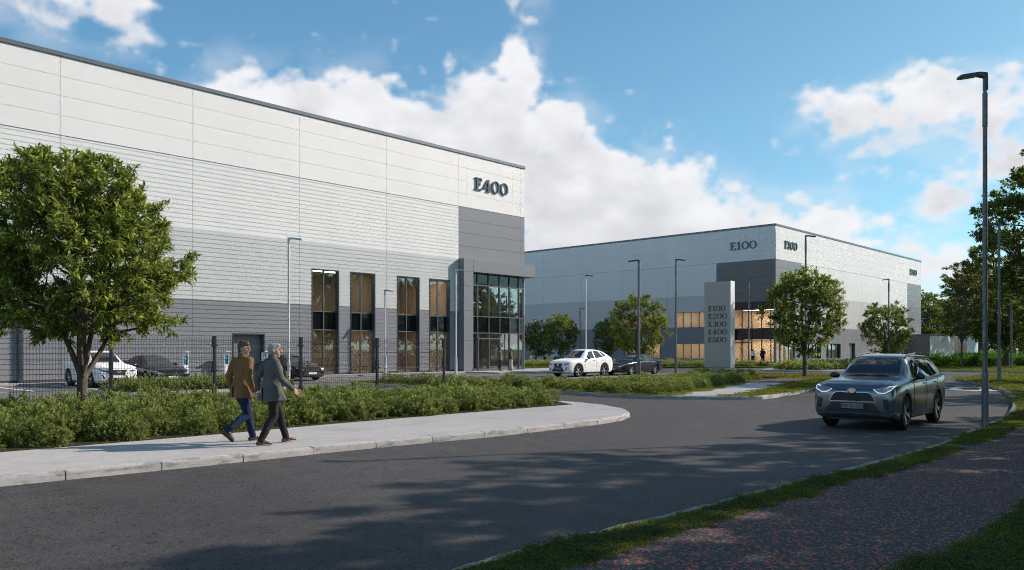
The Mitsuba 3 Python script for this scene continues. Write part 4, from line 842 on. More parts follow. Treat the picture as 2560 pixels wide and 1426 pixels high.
# ---------------------------------------------------------------- cars
from scipy.interpolate import PchipInterpolator
def paint(name, c, metal=.25, rough=.32, flake=.0): mat(name, c, rough, metal, .9, 1.0)
paint('m_paint_grey', (.15, .166, .20), .7, .14); paint('m_paint_white', (.74, .74, .74), 0, .35); mat('m_paint_dark', (.006, .008, .015), .16, 0, .45)
scene['m_car_glass'] = {'type': 'twosided', 'bsdf': {'type': 'plastic', 'int_ior': 1.85, 'diffuse_reflectance': rgb(.012, .014, .017)}}; mat('m_car_trim', (.022, .023, .025), .55); mat('m_car_clad', (.04, .042, .045), .5); mat('m_car_black', (.008, .008, .009), .4, coat=.4); mat('m_tyre', (.016, .016, .017), .8, spec=.25)
mat('m_alloy', (.50, .51, .53), .25, .85); mat('m_alloy_dark', (.05, .05, .055), .3, .6); mat('m_chrome', (.62, .63, .65), .12, .95); mat('m_headlamp', (.34, .37, .41), .12, .5, .8, 1.0); mat('m_headlamp_dark', (.06, .065, .075), .1, .3, .8, 1.0); mat('m_lamp_white', (.85, .85, .83), .2); mat('m_tail', (.35, .015, .015), .15, coat=1.0); mat('m_plate', (.72, .72, .70), .4); mat('m_plate_grey', (.20, .21, .22), .4); mat('m_plate_blue', (.02, .03, .30), .4); mat('m_seam', (.01, .01, .011), .6)

class Car:
    """A car body lofted from stations (x behind the nose, floor, shoulder and top heights, sill, shoulder and roof half-widths); its details are slices of a slightly larger copy."""
    def __init__(c, stations, axles, wr, track, L):
        c.L, c.axles, c.wr, c.track = L, axles, wr, track; st = np.array(stations, float)
        xs = np.unique(np.concatenate([np.linspace(0, .2, 10), np.linspace(.2, L - .2, 64), np.linspace(L - .2, L, 10)]))
        c.I = [PchipInterpolator(st[:, 0], st[:, j]) for j in range(1, 7)]
        c.body = c.loft(xs, 0); c.off = c.loft(xs, .006); wells = []
        for a in axles:
            for s in (-1, 1):
                w = m3.Manifold.cylinder(.6, wr + .055, wr + .055, 40).rotate([90, 0, 0]).translate([a, s * (track / 2 + .02) + .3, wr]); wells.append(w)
        c.well = m3.Manifold.batch_boolean(wells, m3.OpType.Add); c.shell = c.body - c.well; c.off = c.off - c.well; c.parts = []
    def loft(c, xs, e):
        rows = []
        for x in xs:
            zb, zs, zt, wl, ws, wt = (float(f(x)) for f in c.I); h = max(zt - zs, .02); k = min(1, h / .3)
            pts = np.array([[0, zb], [wl - .14, zb], [wl - .01, zb + .07], [ws - .005, zb + .40 * (zs - zb)], [ws, zb + .68 * (zs - zb)], [ws - .02, zs - .05], [ws - .055 - .02 * k, zs], [wt + .30 * (ws - .07 - wt), zs + .62 * h], [wt, zt - .075 * k - .02 * h], [wt - .09, zt - .022 * k], [wt * .45, zt - .004], [0, zt]])
            p = spline(pts, 3); p[:, 0] = np.maximum(p[:, 0], 0); p[0, 0] = p[-1, 0] = 0
            full = np.vstack([p, (p * [-1, 1])[-2:0:-1]]); rows.append(np.column_stack([np.full(len(full), x), full]))
        g = np.array(rows); n, m = g.shape[:2]; v = g.reshape(-1, 3); f = []
        i, j = np.meshgrid(np.arange(n - 1), np.arange(m), indexing='ij'); q = np.stack([i * m + j, i * m + (j + 1) % m, (i + 1) * m + (j + 1) % m, (i + 1) * m + j], -1).reshape(-1, 4)
        f = np.vstack([q[:, [0, 2, 1]], q[:, [0, 3, 2]]]); c0, c1 = len(v), len(v) + 1
        v = np.vstack([v, g[0].mean(0), g[-1].mean(0)]); a = np.arange(m)
        f = np.vstack([f, np.column_stack([a, (a + 1) % m, a * 0 + c0]), np.column_stack([(n - 1) * m + a, a * 0 + c1, (n - 1) * m + (a + 1) % m])])
        t = trimesh.Trimesh(v, f, process=False)
        if t.volume < 0: t.invert()
        if e: t.vertices = t.vertices + t.vertex_normals * e
        return m3.Manifold(m3.Mesh(np.asarray(t.vertices, np.float32), np.asarray(t.faces, np.uint32)))
    def prism(c, pts, axis, lo, hi):
        p = sg.Polygon(pts); p = p if p.exterior.is_ccw else sg.Polygon(pts[::-1]); cs = m3.CrossSection([np.array(p.exterior.coords)[:-1]]); e = m3.Manifold.extrude(cs, hi - lo)
        if axis == 'x': return e.transform([[0, 0, 1, lo], [1, 0, 0, 0], [0, 1, 0, 0]])       # pts are (y, z)
        if axis == 'y': return e.transform([[1, 0, 0, 0], [0, 0, -1, hi], [0, 1, 0, 0]])      # pts are (x, z)
        return e.translate([0, 0, lo])                                                       # pts are (x, y)
    def add(c, name, man, bsdf, smooth=30, flip=True):
        if isinstance(man, MB): v, f = man.get()
        else:
            if man.is_empty(): return
            q = man.to_mesh(); v, f = q.vert_properties[:, :3].astype(float), q.tri_verts
        v = np.array(v); f = np.array(f)
        v = np.column_stack([c.L / 2 - v[:, 0], v[:, 1], v[:, 2]]); f = f[:, ::-1]            # forward is +x; y mirrored with it
        v[:, 1] *= 1; c.parts.append((name, (v, f), bsdf, smooth))
    def front(c, name, pts, bsdf, depth=.5, sub=None, mirror=False):
        for s in ((1, -1) if mirror else (1,)): c.add(name if sub is None else f'{sub}__{name}', c.prism([(y * s, z) for y, z in pts], 'x', -.1, depth) ^ c.off, bsdf)
    def side(c, name, pts, bsdf, lo=.35, sub=None):
        for s in (1, -1): c.add(name, (c.prism(pts, 'y', lo, 1.3) if s > 0 else c.prism(pts, 'y', -1.3, -lo)) ^ c.off, bsdf)
    def back(c, name, pts, bsdf, depth=.5, mirror=False):
        for s in ((1, -1) if mirror else (1,)): c.add(name, c.prism([(y * s, z) for y, z in pts], 'x', c.L - depth, c.L + .1) ^ c.off, bsdf)
    def wheels(c, rim_mat, face_mat, spokes=5, double=True):
        wr, w = c.wr, .225
        for a in c.axles:
            for s in (-1, 1):
                R = np.array([[1, 0, 0], [0, 0, s], [0, -s, 0.0]]); at = np.array([a, s * (c.track / 2), wr])
                tv = lathe([(wr * .70, -w / 2), (wr * .93, -w / 2), (wr * .99, -w * .36), (wr, -w * .2), (wr, w * .2), (wr * .99, w * .36), (wr * .93, w / 2), (wr * .70, w / 2), (wr * .69, w * .3), (wr * .69, -w * .3), (wr * .70, -w / 2)], 36)
                c.add('wheel', MB().add(tv[0] @ R.T + at, tv[1]), 'm_tyre', 40); rim = MB(); rv = lathe([(wr * .70, w * .49), (wr * .66, w * .47), (wr * .63, w * .15), (wr * .60, -w * .1), (0, -w * .1)], 36); rim.add(rv[0] @ R.T + at, rv[1])
                c.add('wheel__rim', rim, rim_mat, 40); sp = MB()
                for i in range(spokes):
                    for dd in ((-.13, .13) if double else (0,)):
                        an = 2 * math.pi * i / spokes + .3; p0 = np.array([math.cos(an) * wr * .12, math.sin(an) * wr * .12]); p1 = np.array([math.cos(an + dd) * wr * .67, math.sin(an + dd) * wr * .67]); n = np.array([-(p1 - p0)[1], (p1 - p0)[0]]); n /= np.linalg.norm(n)
                        pts = [[*(p0 + n * q * .020), zz] for q in (-1, 1) for zz in (w * .22, w * .34)] + [[*(p1 + n * q * .016), zz] for q in (-1, 1) for zz in (w * .36, w * .47)]
                        m = m3.Manifold.hull_points(np.array(pts)).to_mesh(); sp.add(m.vert_properties[:, :3] @ R.T + at, m.tri_verts)
                hv = lathe([(wr * .17, w * .2), (wr * .17, w * .36), (wr * .12, w * .42), (0, w * .43)], 16); sp.add(hv[0] @ R.T + at, hv[1]); c.add('wheel__spoke', sp, face_mat, 30)
    def arches(c, bsdf, wide=.07, dark=.01):
        for a in c.axles:
            ring = [(a + (c.wr + .057 + wide) * math.cos(t), c.wr + (c.wr + .057 + wide) * math.sin(t)) for t in np.linspace(-.42, math.pi + .42, 40)]
            c.side('wheel_arch', ring, bsdf, lo=.62)
    def finish(c, proto, bodymat):
        c.add('body', c.shell, bodymat, 32); c.add('wheel_well', (c.body ^ c.well) ^ m3.Manifold.cube([c.L, .9, 1.2]).translate([0, -.45, 0]), 'm_black'); c.proto = proto
        c.floor = MB().box(.3, c.L - .3, -.7, .7, .20, .3); c.add('underside', c.floor, 'm_black', False)
        out, seen = [], {}
        for name, mesh, b, sm in c.parts:
            if '__' in name: hold = name.split('__')[0]; nm = f'{hold}{seen_sfx(seen, hold)}__{name.split("__")[1]}'; n2 = seen.get(nm, 0); seen[nm] = n2 + 1; nm = nm if not n2 else f'{nm}_{n2:03d}'
            else: n2 = seen.get(name, 0); seen[name] = n2 + 1; nm = name if not n2 else f'{name}_{n2:03d}'
            out.append((nm, mikit.ply(mesh, b, smooth=sm)))
        c.out = out; return c
def seen_sfx(seen, hold):
    n = seen.get(hold, 1) - 1; return '' if n == 0 else f'_{n:03d}'
def put_car(car, base, X, Y, heading, label, group=None, swap={}, world=False, z=0.0, s=1.0, sz=1.0, lit=0):
    """heading: degrees of the nose in world x, y."""
    k = key_of(base); x, y = (X, Y) if world else C(X, Y); tw = T().translate([x, y, z]).rotate([0, 0, 1], heading).scale([s, s, s * sz])
    for nm, d in car.out:
        e = {**d, 'to_world': tw}; b = d['bsdf'].get('id')
        if b in swap: e['bsdf'] = {'type': 'ref', 'id': swap[b]}
        if lit and 'light_strip' in nm: e['emitter'] = {'type': 'area', 'radiance': rgb(lit, lit * .93, lit * .82), 'sampling_weight': .02}
        scene[f'{k}__{nm}'] = e
    tag(k, label, 'car', group); return k
def blob(c, r): return m3.Manifold.sphere(1, 20).scale(list(r)).translate(list(c))
def bevel_box(x0, x1, y0, y1, z0, z1, c=.02): return chamfer(x0, x1, y0, y1, z0, z1, c)
def mirrors(c, x, y, z, bsdf, cap=None):
    for s in (1, -1):
        m = m3.Manifold.batch_hull([blob((x, s * y, z), (.045, .11, .065)), blob((x + .09, s * (y - .01), z), (.03, .10, .06)), blob((x - .03, s * (y + .04), z - .01), (.04, .07, .045))]) + m3.Manifold.batch_hull([blob((x + .05, s * (y - .09), z - .05), (.03, .04, .025)), blob((x + .03, s * (y - .2), z - .09), (.03, .03, .025))])
        c.add('mirror', m, bsdf, 45)
def seams(c, xs, z0, ztop, bsdf='m_seam', w=.008):
    for (x0, x1) in xs: c.side('door_seam', [(x0 - w / 2, z0), (x0 + w / 2, z0), (x1 + w / 2, ztop), (x1 - w / 2, ztop)], bsdf, lo=.6)
def handles(c, xs, z, bsdf):
    for x in xs:
        for s in (1, -1):
            yw = float(c.I[4](x)) - .012; y0, y1 = (yw - .03, yw + .028) if s > 0 else (-yw - .028, -yw + .03); c.add('door_handle', bevel_box(x - .09, x + .09, y0, y1, z - .014, z + .014, .008), bsdf)

# the large grey four-wheel drive
g = Car([(0, .40, .76, .80, .68, .72, .55), (.03, .34, .83, .875, .80, .825, .62), (.10, .29, .90, .955, .86, .885, .66), (.25, .25, .955, 1.025, .89, .905, .69), (.55, .22, .985, 1.065, .90, .918, .70), (1.0, .22, 1.01, 1.095, .905, .922, .68), (1.28, .22, 1.03, 1.12, .905, .922, .67), (1.62, .22, 1.05, 1.36, .905, .922, .645), (2.00, .22, 1.06, 1.56, .905, .922, .61), (2.5, .22, 1.07, 1.60, .905, .924, .605), (3.2, .22, 1.09, 1.59, .905, .925, .60), (3.9, .22, 1.11, 1.575, .905, .922, .595), (4.2, .24, 1.12, 1.545, .90, .915, .585), (4.40, .27, 1.11, 1.46, .885, .90, .585), (4.52, .31, 1.06, 1.20, .85, .87, .63), (4.57, .34, .96, 1.01, .78, .82, .62), (4.60, .40, .88, .92, .68, .74, .58)], (.94, 3.63), .365, 1.60, 4.60)
g.front('windscreen', [(-.62, 1.13), (.62, 1.13), (.545, 1.53), (-.545, 1.53)], 'm_car_glass', depth=2.25)
for pts in ([(1.72, 1.09), (1.98, 1.40), (2.08, 1.48), (2.52, 1.505), (2.55, 1.085)], [(2.64, 1.085), (2.61, 1.505), (3.30, 1.495), (3.42, 1.10)], [(3.50, 1.11), (3.39, 1.49), (3.95, 1.475), (4.20, 1.25), (4.15, 1.18)]): g.side('side_window', pts, 'm_car_glass')
g.back('rear_window', [(-.5, 1.16), (.5, 1.16), (.45, 1.42), (-.45, 1.42)], 'm_car_glass', depth=.75)
g.front('grille', [(-.36, .815), (.36, .815), (.42, .78), (.525, .64), (.495, .605), (-.495, .605), (-.525, .64), (-.42, .78)], 'm_chrome', depth=.22)
gm = g.prism([(-.345, .80), (.345, .80), (.405, .768), (.50, .642), (.478, .622), (-.478, .622), (-.50, .642), (-.405, .768)], 'x', -.1, .22) ^ m3.Manifold(g.off.to_mesh()).translate([-.004, 0, 0]); g.add('grille__mesh', gm, 'm_car_trim')
g.front('lower_grille', [(-.46, .585), (.46, .585), (.68, .35), (-.68, .35)], 'm_car_trim', depth=.3)
g.front('headlight', [(.44, .875), (.56, .795), (.70, .785), (.845, .86), (.885, .945), (.85, .96), (.66, .92)], 'm_headlamp', depth=.8, mirror=True)
for s in (1, -1):                                                    # lit daytime strip along the lower and outer edge of each headlight
    q = sg.LineString([(s * .46, .872), (s * .565, .805), (s * .695, .797), (s * .83, .868), (s * .868, .945), (s * .74, .925)]).buffer(.008, cap_style='flat', join_style='mitre')
    m = g.prism(list(q.exterior.coords)[:-1], 'x', -.1, .8); off2 = m ^ m3.Manifold(g.off.to_mesh()).translate([-.004, 0, .001]); g.add(f'headlight__light_strip', off2, 'm_lamp_white')
g.front('fog_light', [(.66, .66), (.77, .68), (.815, .56), (.78, .45), (.70, .47)], 'm_car_black', depth=.7, mirror=True)
for s in (1, -1):
    tip = sg.LineString([(s * .88, .40), (s * .78, .315), (s * .62, .365), (0, .375)]).buffer(.012, cap_style='flat'); g.add('bumper_trim', g.prism(list(tip.exterior.coords)[:-1], 'x', -.1, .6) ^ m3.Manifold(g.off.to_mesh()).translate([-.010, 0, 0]), 'm_alloy')
g.front('hood_lip', [(-.66, .852), (.66, .852), (.66, .868), (-.66, .868)], 'm_seam', depth=.3)
g.add('emblem', MB().add(*(lambda L_: (np.column_stack([-L_[0][:, 2] - .012, L_[0][:, 0] * 1.25, L_[0][:, 1] * .85 + .835]), L_[1]))(lathe([(0, 0), (.075, 0), (.075, .02), (.062, .028), (.055, .018), (0, .018)], 24))), 'm_chrome', 30)
pl_ = bevel_box(-.045, -.03, -.26, .26, .465, .575, .004); g.add('number_plate', pl_, 'm_plate_grey'); g.add('number_plate__blue_band', bevel_box(-.047, -.0455, -.258, -.215, .467, .573, .0004), 'm_plate_blue')
tm = meshkit.text_mesh('222-C-0234', .062, .002, bold=True); tv = np.array(tm.vertices); g.add('number_plate__lettering', MB().add(np.column_stack([-.0455 - tv[:, 2], (tv[:, 0] - np.ptp(tv[:, 0]) / 2) + .02, tv[:, 1] + .49]), tm.faces), 'm_black', False)
g.add('bumper_support', bevel_box(-.032, .08, -.28, .28, .45, .59, .01), 'm_car_trim')
g.arches('m_car_clad', .075); g.side('sill', [(1.3, .2), (3.3, .2), (3.2, .36), (1.4, .36)], 'm_car_clad', lo=.7); seams(g, [(1.52, 1.52), (2.58, 2.58), (3.50, 3.62)], .36, 1.08); handles(g, (2.40, 3.34), .955, 'm_paint_grey')
mirrors(g, 1.70, 1.00, 1.115, 'm_car_black')
for s in (1, -1):
    g.add('roof_rail', MB().tube([[1.98, s * .585, 1.515], [2.15, s * .585, 1.578], [2.8, s * .58, 1.612], [3.4, s * .575, 1.60], [3.9, s * .575, 1.60], [4.2, s * .565, 1.55]], .019, 8), 'm_car_trim', 40)
    g.add('wiper', MB().tube([[1.27, -.05 if s > 0 else -.5, 1.125], [1.31, .22 if s > 0 else -.25, 1.145], [1.30, .42 if s > 0 else -.02, 1.13]], .009, 5), 'm_car_trim', 40)
g.add('antenna', m3.Manifold.hull_points(np.array([[3.55, -.02, 1.56], [3.55, .02, 1.56], [3.78, -.03, 1.54], [3.78, .03, 1.54], [3.74, 0, 1.64], [3.70, 0, 1.64]], float)), 'm_paint_grey')
g.back('tail_light', [(.52, 1.02), (.86, 1.04), (.88, .93), (.55, .94)], 'm_tail', depth=.5, mirror=True); g.back('rear_bumper', [(-.8, .36), (.8, .36), (.8, .55), (-.8, .55)], 'm_car_clad', depth=.3)
g.wheels('m_alloy_dark', 'm_alloy', 5); g.finish('suv', 'm_paint_grey')
hx, hy = C(-.634, -.773)
put_car(g, 'grey_car', 8.55, 18.5, math.degrees(math.atan2(hy, hx)) - 2, 'grey metallic four-wheel-drive car driving towards the viewer', lit=.13, s=.92, sz=1.09)

# white crossover with the hourglass grille
w = Car([(0, .34, .74, .80, .56, .60, .46), (.04, .29, .80, .865, .73, .76, .56), (.14, .25, .87, .935, .80, .83, .62), (.35, .22, .925, .995, .86, .885, .66), (.7, .20, .965, 1.045, .90, .915, .67), (1.15, .20, 1.0, 1.09, .91, .925, .66), (1.35, .20, 1.02, 1.11, .91, .925, .66), (1.75, .20, 1.045, 1.39, .91, .925, .63), (2.12, .20, 1.06, 1.60, .91, .925, .58), (2.6, .20, 1.075, 1.645, .91, .925, .575), (3.2, .20, 1.10, 1.625, .91, .927, .56), (3.85, .21, 1.15, 1.53, .905, .92, .53), (4.22, .24, 1.16, 1.42, .885, .905, .53), (4.45, .28, 1.10, 1.17, .84, .875, .62), (4.58, .33, .98, 1.03, .77, .82, .62), (4.64, .40, .86, .90, .64, .70, .55)], (.93, 3.59), .37, 1.60, 4.64)
w.front('windscreen', [(-.59, 1.12), (.59, 1.12), (.52, 1.57), (-.52, 1.57)], 'm_car_glass', depth=2.3)
for pts in ([(1.82, 1.10), (2.2, 1.48), (2.62, 1.55), (2.64, 1.10)], [(2.72, 1.10), (2.70, 1.55), (3.30, 1.52), (3.55, 1.16)], [(3.62, 1.18), (3.38, 1.505), (3.62, 1.46), (3.92, 1.27)]): w.side('side_window', pts, 'm_car_glass')
w.back('rear_window', [(-.48, 1.2), (.48, 1.2), (.43, 1.42), (-.43, 1.42)], 'm_car_glass', depth=.8)
w.front('grille', [(-.36, .80), (.36, .80), (.26, .62), (.30, .58), (.50, .36), (.46, .33), (-.46, .33), (-.50, .36), (-.30, .58), (-.26, .62)], 'm_car_trim', depth=.25)
w.front('headlight', [(.44, .76), (.56, .70), (.72, .745), (.85, .86), (.78, .845)], 'm_headlamp_dark', depth=.9, mirror=True); w.front('air_intake', [(.56, .40), (.66, .42), (.72, .60), (.68, .60)], 'm_car_trim', depth=.6, mirror=True)
w.add('emblem', MB().add(*(lambda L_: (np.column_stack([-L_[0][:, 2] - .01, L_[0][:, 0] * 1.25, L_[0][:, 1] * .9 + .70]), L_[1]))(lathe([(0, 0), (.07, 0), (.07, .02), (.055, .026), (.048, .016), (0, .016)], 20))), 'm_chrome', 30)
w.add('number_plate', bevel_box(-.03, -.012, -.26, .26, .445, .555, .004), 'm_plate'); w.add('plate_holder', bevel_box(-.014, .1, -.25, .25, .44, .56, .01), 'm_car_trim')
w.arches('m_car_clad', .055); w.side('sill', [(1.3, .2), (3.3, .2), (3.25, .29), (1.35, .29)], 'm_car_clad', lo=.7); seams(w, [(1.6, 1.6), (2.68, 2.68), (3.5, 3.65)], .3, 1.08); handles(w, (2.48, 3.40), .98, 'm_chrome'); mirrors(w, 1.85, 1.0, 1.12, 'm_car_black')
w.back('tail_light', [(.45, 1.0), (.86, 1.06), (.88, .94), (.55, .92)], 'm_tail', depth=.5, mirror=True); w.wheels('m_alloy_dark', 'm_alloy', 5); w.finish('crossover', 'm_paint_white')
# dark saloon
d = Car([(0, .30, .58, .625, .56, .60, .46), (.04, .25, .64, .70, .72, .76, .56), (.15, .21, .70, .775, .80, .83, .60), (.45, .18, .77, .86, .87, .89, .65), (.95, .17, .83, .93, .89, .91, .66), (1.40, .17, .875, .975, .89, .912, .66), (1.85, .17, .905, 1.235, .89, .912, .61), (2.25, .17, .915, 1.40, .89, .912, .555), (2.8, .17, .925, 1.445, .89, .912, .545), (3.4, .17, .94, 1.405, .89, .912, .53), (3.95, .18, .955, 1.22, .89, .905, .54), (4.32, .20, .965, 1.07, .87, .895, .60), (4.70, .25, .945, 1.03, .81, .85, .62), (4.84, .30, .86, .93, .74, .79, .60), (4.90, .36, .74, .80, .62, .68, .52)], (.96, 3.78), .335, 1.59, 4.90)
d.front('windscreen', [(-.58, .99), (.58, .99), (.50, 1.375), (-.50, 1.375)], 'm_car_glass', depth=2.4)
for pts in ([(1.95, .955), (2.35, 1.29), (2.78, 1.35), (2.80, .96)], [(2.87, .96), (2.86, 1.35), (3.42, 1.31), (3.72, 1.03), (3.6, .97)]): d.side('side_window', pts, 'm_car_glass')
d.back('rear_window', [(-.45, 1.06), (.45, 1.06), (.40, 1.32), (-.40, 1.32)], 'm_car_glass', depth=1.5)
d.front('grille', [(-.40, .60), (.40, .60), (.50, .55), (.40, .52), (-.40, .52), (-.50, .55)], 'm_car_trim', depth=.3); d.front('lower_grille', [(-.45, .47), (.45, .47), (.66, .27), (-.66, .27)], 'm_car_trim', depth=.35)
d.front('headlight', [(.50, .60), (.62, .54), (.78, .60), (.86, .71), (.80, .72)], 'm_headlamp', depth=.85, mirror=True); d.front('bumper_trim', [(.60, .31), (.80, .30), (.80, .325), (.60, .335)], 'm_chrome', depth=.6, mirror=True)
d.add('number_plate', bevel_box(-.03, -.012, -.26, .26, .36, .47, .004), 'm_plate'); d.add('plate_holder', bevel_box(-.014, .1, -.25, .25, .35, .48, .01), 'm_car_trim')
seams(d, [(1.65, 1.65), (2.83, 2.83), (3.55, 3.75)], .25, .94); handles(d, (2.62, 3.5), .83, 'm_chrome'); mirrors(d, 2.0, .99, .99, 'm_car_black')
d.back('tail_light', [(.42, .88), (.84, .90), (.82, .74), (.46, .76)], 'm_tail', depth=.5, mirror=True); d.wheels('m_alloy_dark', 'm_alloy', 5); d.finish('saloon', 'm_paint_dark')
GP = {'m_plate': 'm_plate_grey'}
put_car(w, 'white_car', 14.15, 39.6, -90, 'white crossover with dark grille parked inside the fence behind the nearest tree', world=True)
put_car(d, 'dark_car', 16.6, 39.7, -90, 'black saloon with pale plate parked beside the white crossover inside the fence', world=True)
put_car(d, 'dark_car', 24.5, 40.3, -90, 'black car parked by the tall windows, behind the grey haired man', world=True)
put_car(w, 'white_car', 40.6, 32.0, 180, 'white crossover parked in the open before the second warehouse', world=True, swap=GP, sz=1.05)
put_car(d, 'dark_car', 45.7, 31.5, 180, 'dark blue saloon parked right behind the open white crossover', world=True, swap=GP)
x_, y_ = C(4.0, 99); put_car(w, 'white_car', x_, y_, 190, 'distant white crossover half hidden by two small trees', world=True)
x_, y_ = C(6.6, 101); put_car(d, 'dark_car', x_, y_, 190, 'distant dark saloon beside the far white crossover', world=True)
# ---------------------------------------------------------------- people
mat('m_skin', (.50, .30, .215), .55, spec=.35); mat('m_hair_brown', (.085, .05, .030), .6); mat('m_hair_grey', (.27, .26, .25), .65); mat('m_hair_dark', (.018, .013, .011), .6); mat('m_eye', (.03, .025, .02), .2); mat('m_lip', (.36, .17, .14), .5)
def cloth(name, c, weave=0.0, scale=220):
    def fn(p, n, uv):
        g = fbm(p.x * 7, p.y * 7, p.z * 7, octaves=3); h = noise(p.x * scale, p.y * scale, p.z * scale)
        k = 1 + .25 * (g - .5) + weave * (h - .5)
        return mi.Color3f(c[0] * k, c[1] * k, c[2] * k)
    mat(name, pr(fn), .9, spec=.15, sheen=.4)
cloth('m_tan_jacket', (.19, .105, .046), .25); cloth('m_grey_jacket', (.10, .10, .102), .7, 130); cloth('m_jeans', (.016, .026, .062), .3); cloth('m_charcoal', (.024, .024, .025), .2); mat('m_shirt_white', (.75, .75, .75), .8); mat('m_shirt_blue', (.25, .38, .50), .8)
mat('m_shoe_brown', (.085, .038, .024), .35, coat=.3); mat('m_shoe_plum', (.06, .035, .035), .45); mat('m_shoe_black', (.01, .01, .01), .4); cloth('m_long_skirt', (.40, .38, .36), .2); cloth('m_brown_top', (.09, .068, .045), .2); cloth('m_navy_suit', (.012, .015, .022), .2); cloth('m_maroon', (.05, .02, .022), .2)
V3 = lambda *a: np.array(a, float)
def ball(p, r): return m3.Manifold.sphere(r, 14).translate(list(p)) if np.isscalar(r) else m3.Manifold.sphere(1, 14).scale(list(r)).translate(list(p))
def bone(a, ra, b, rb): return m3.Manifold.batch_hull([ball(a, ra), ball(b, rb)])
def chain(pts, rs): return [bone(pts[i], rs[i], pts[i + 1], rs[i + 1]) for i in range(len(pts) - 1)]
def skin(parts, edge, it=8):
    """One continuous surface from overlapping bones, evened out and smoothed."""
    m = m3.Manifold.batch_boolean(parts, m3.OpType.Add).refine_to_length(edge).to_mesh()
    t = trimesh.Trimesh(np.array(m.vert_properties[:, :3], float), np.array(m.tri_verts), process=True)
    trimesh.smoothing.filter_taubin(t, lamb=.5, nu=.52, iterations=it); return t
def wrinkle(t, amp, freq, seed=0):
    n = meshkit.fbm(np.asarray(t.vertices) * freq + seed, 3) - .5; t.vertices = t.vertices + t.vertex_normals * (n * amp * 2)[:, None]; return t
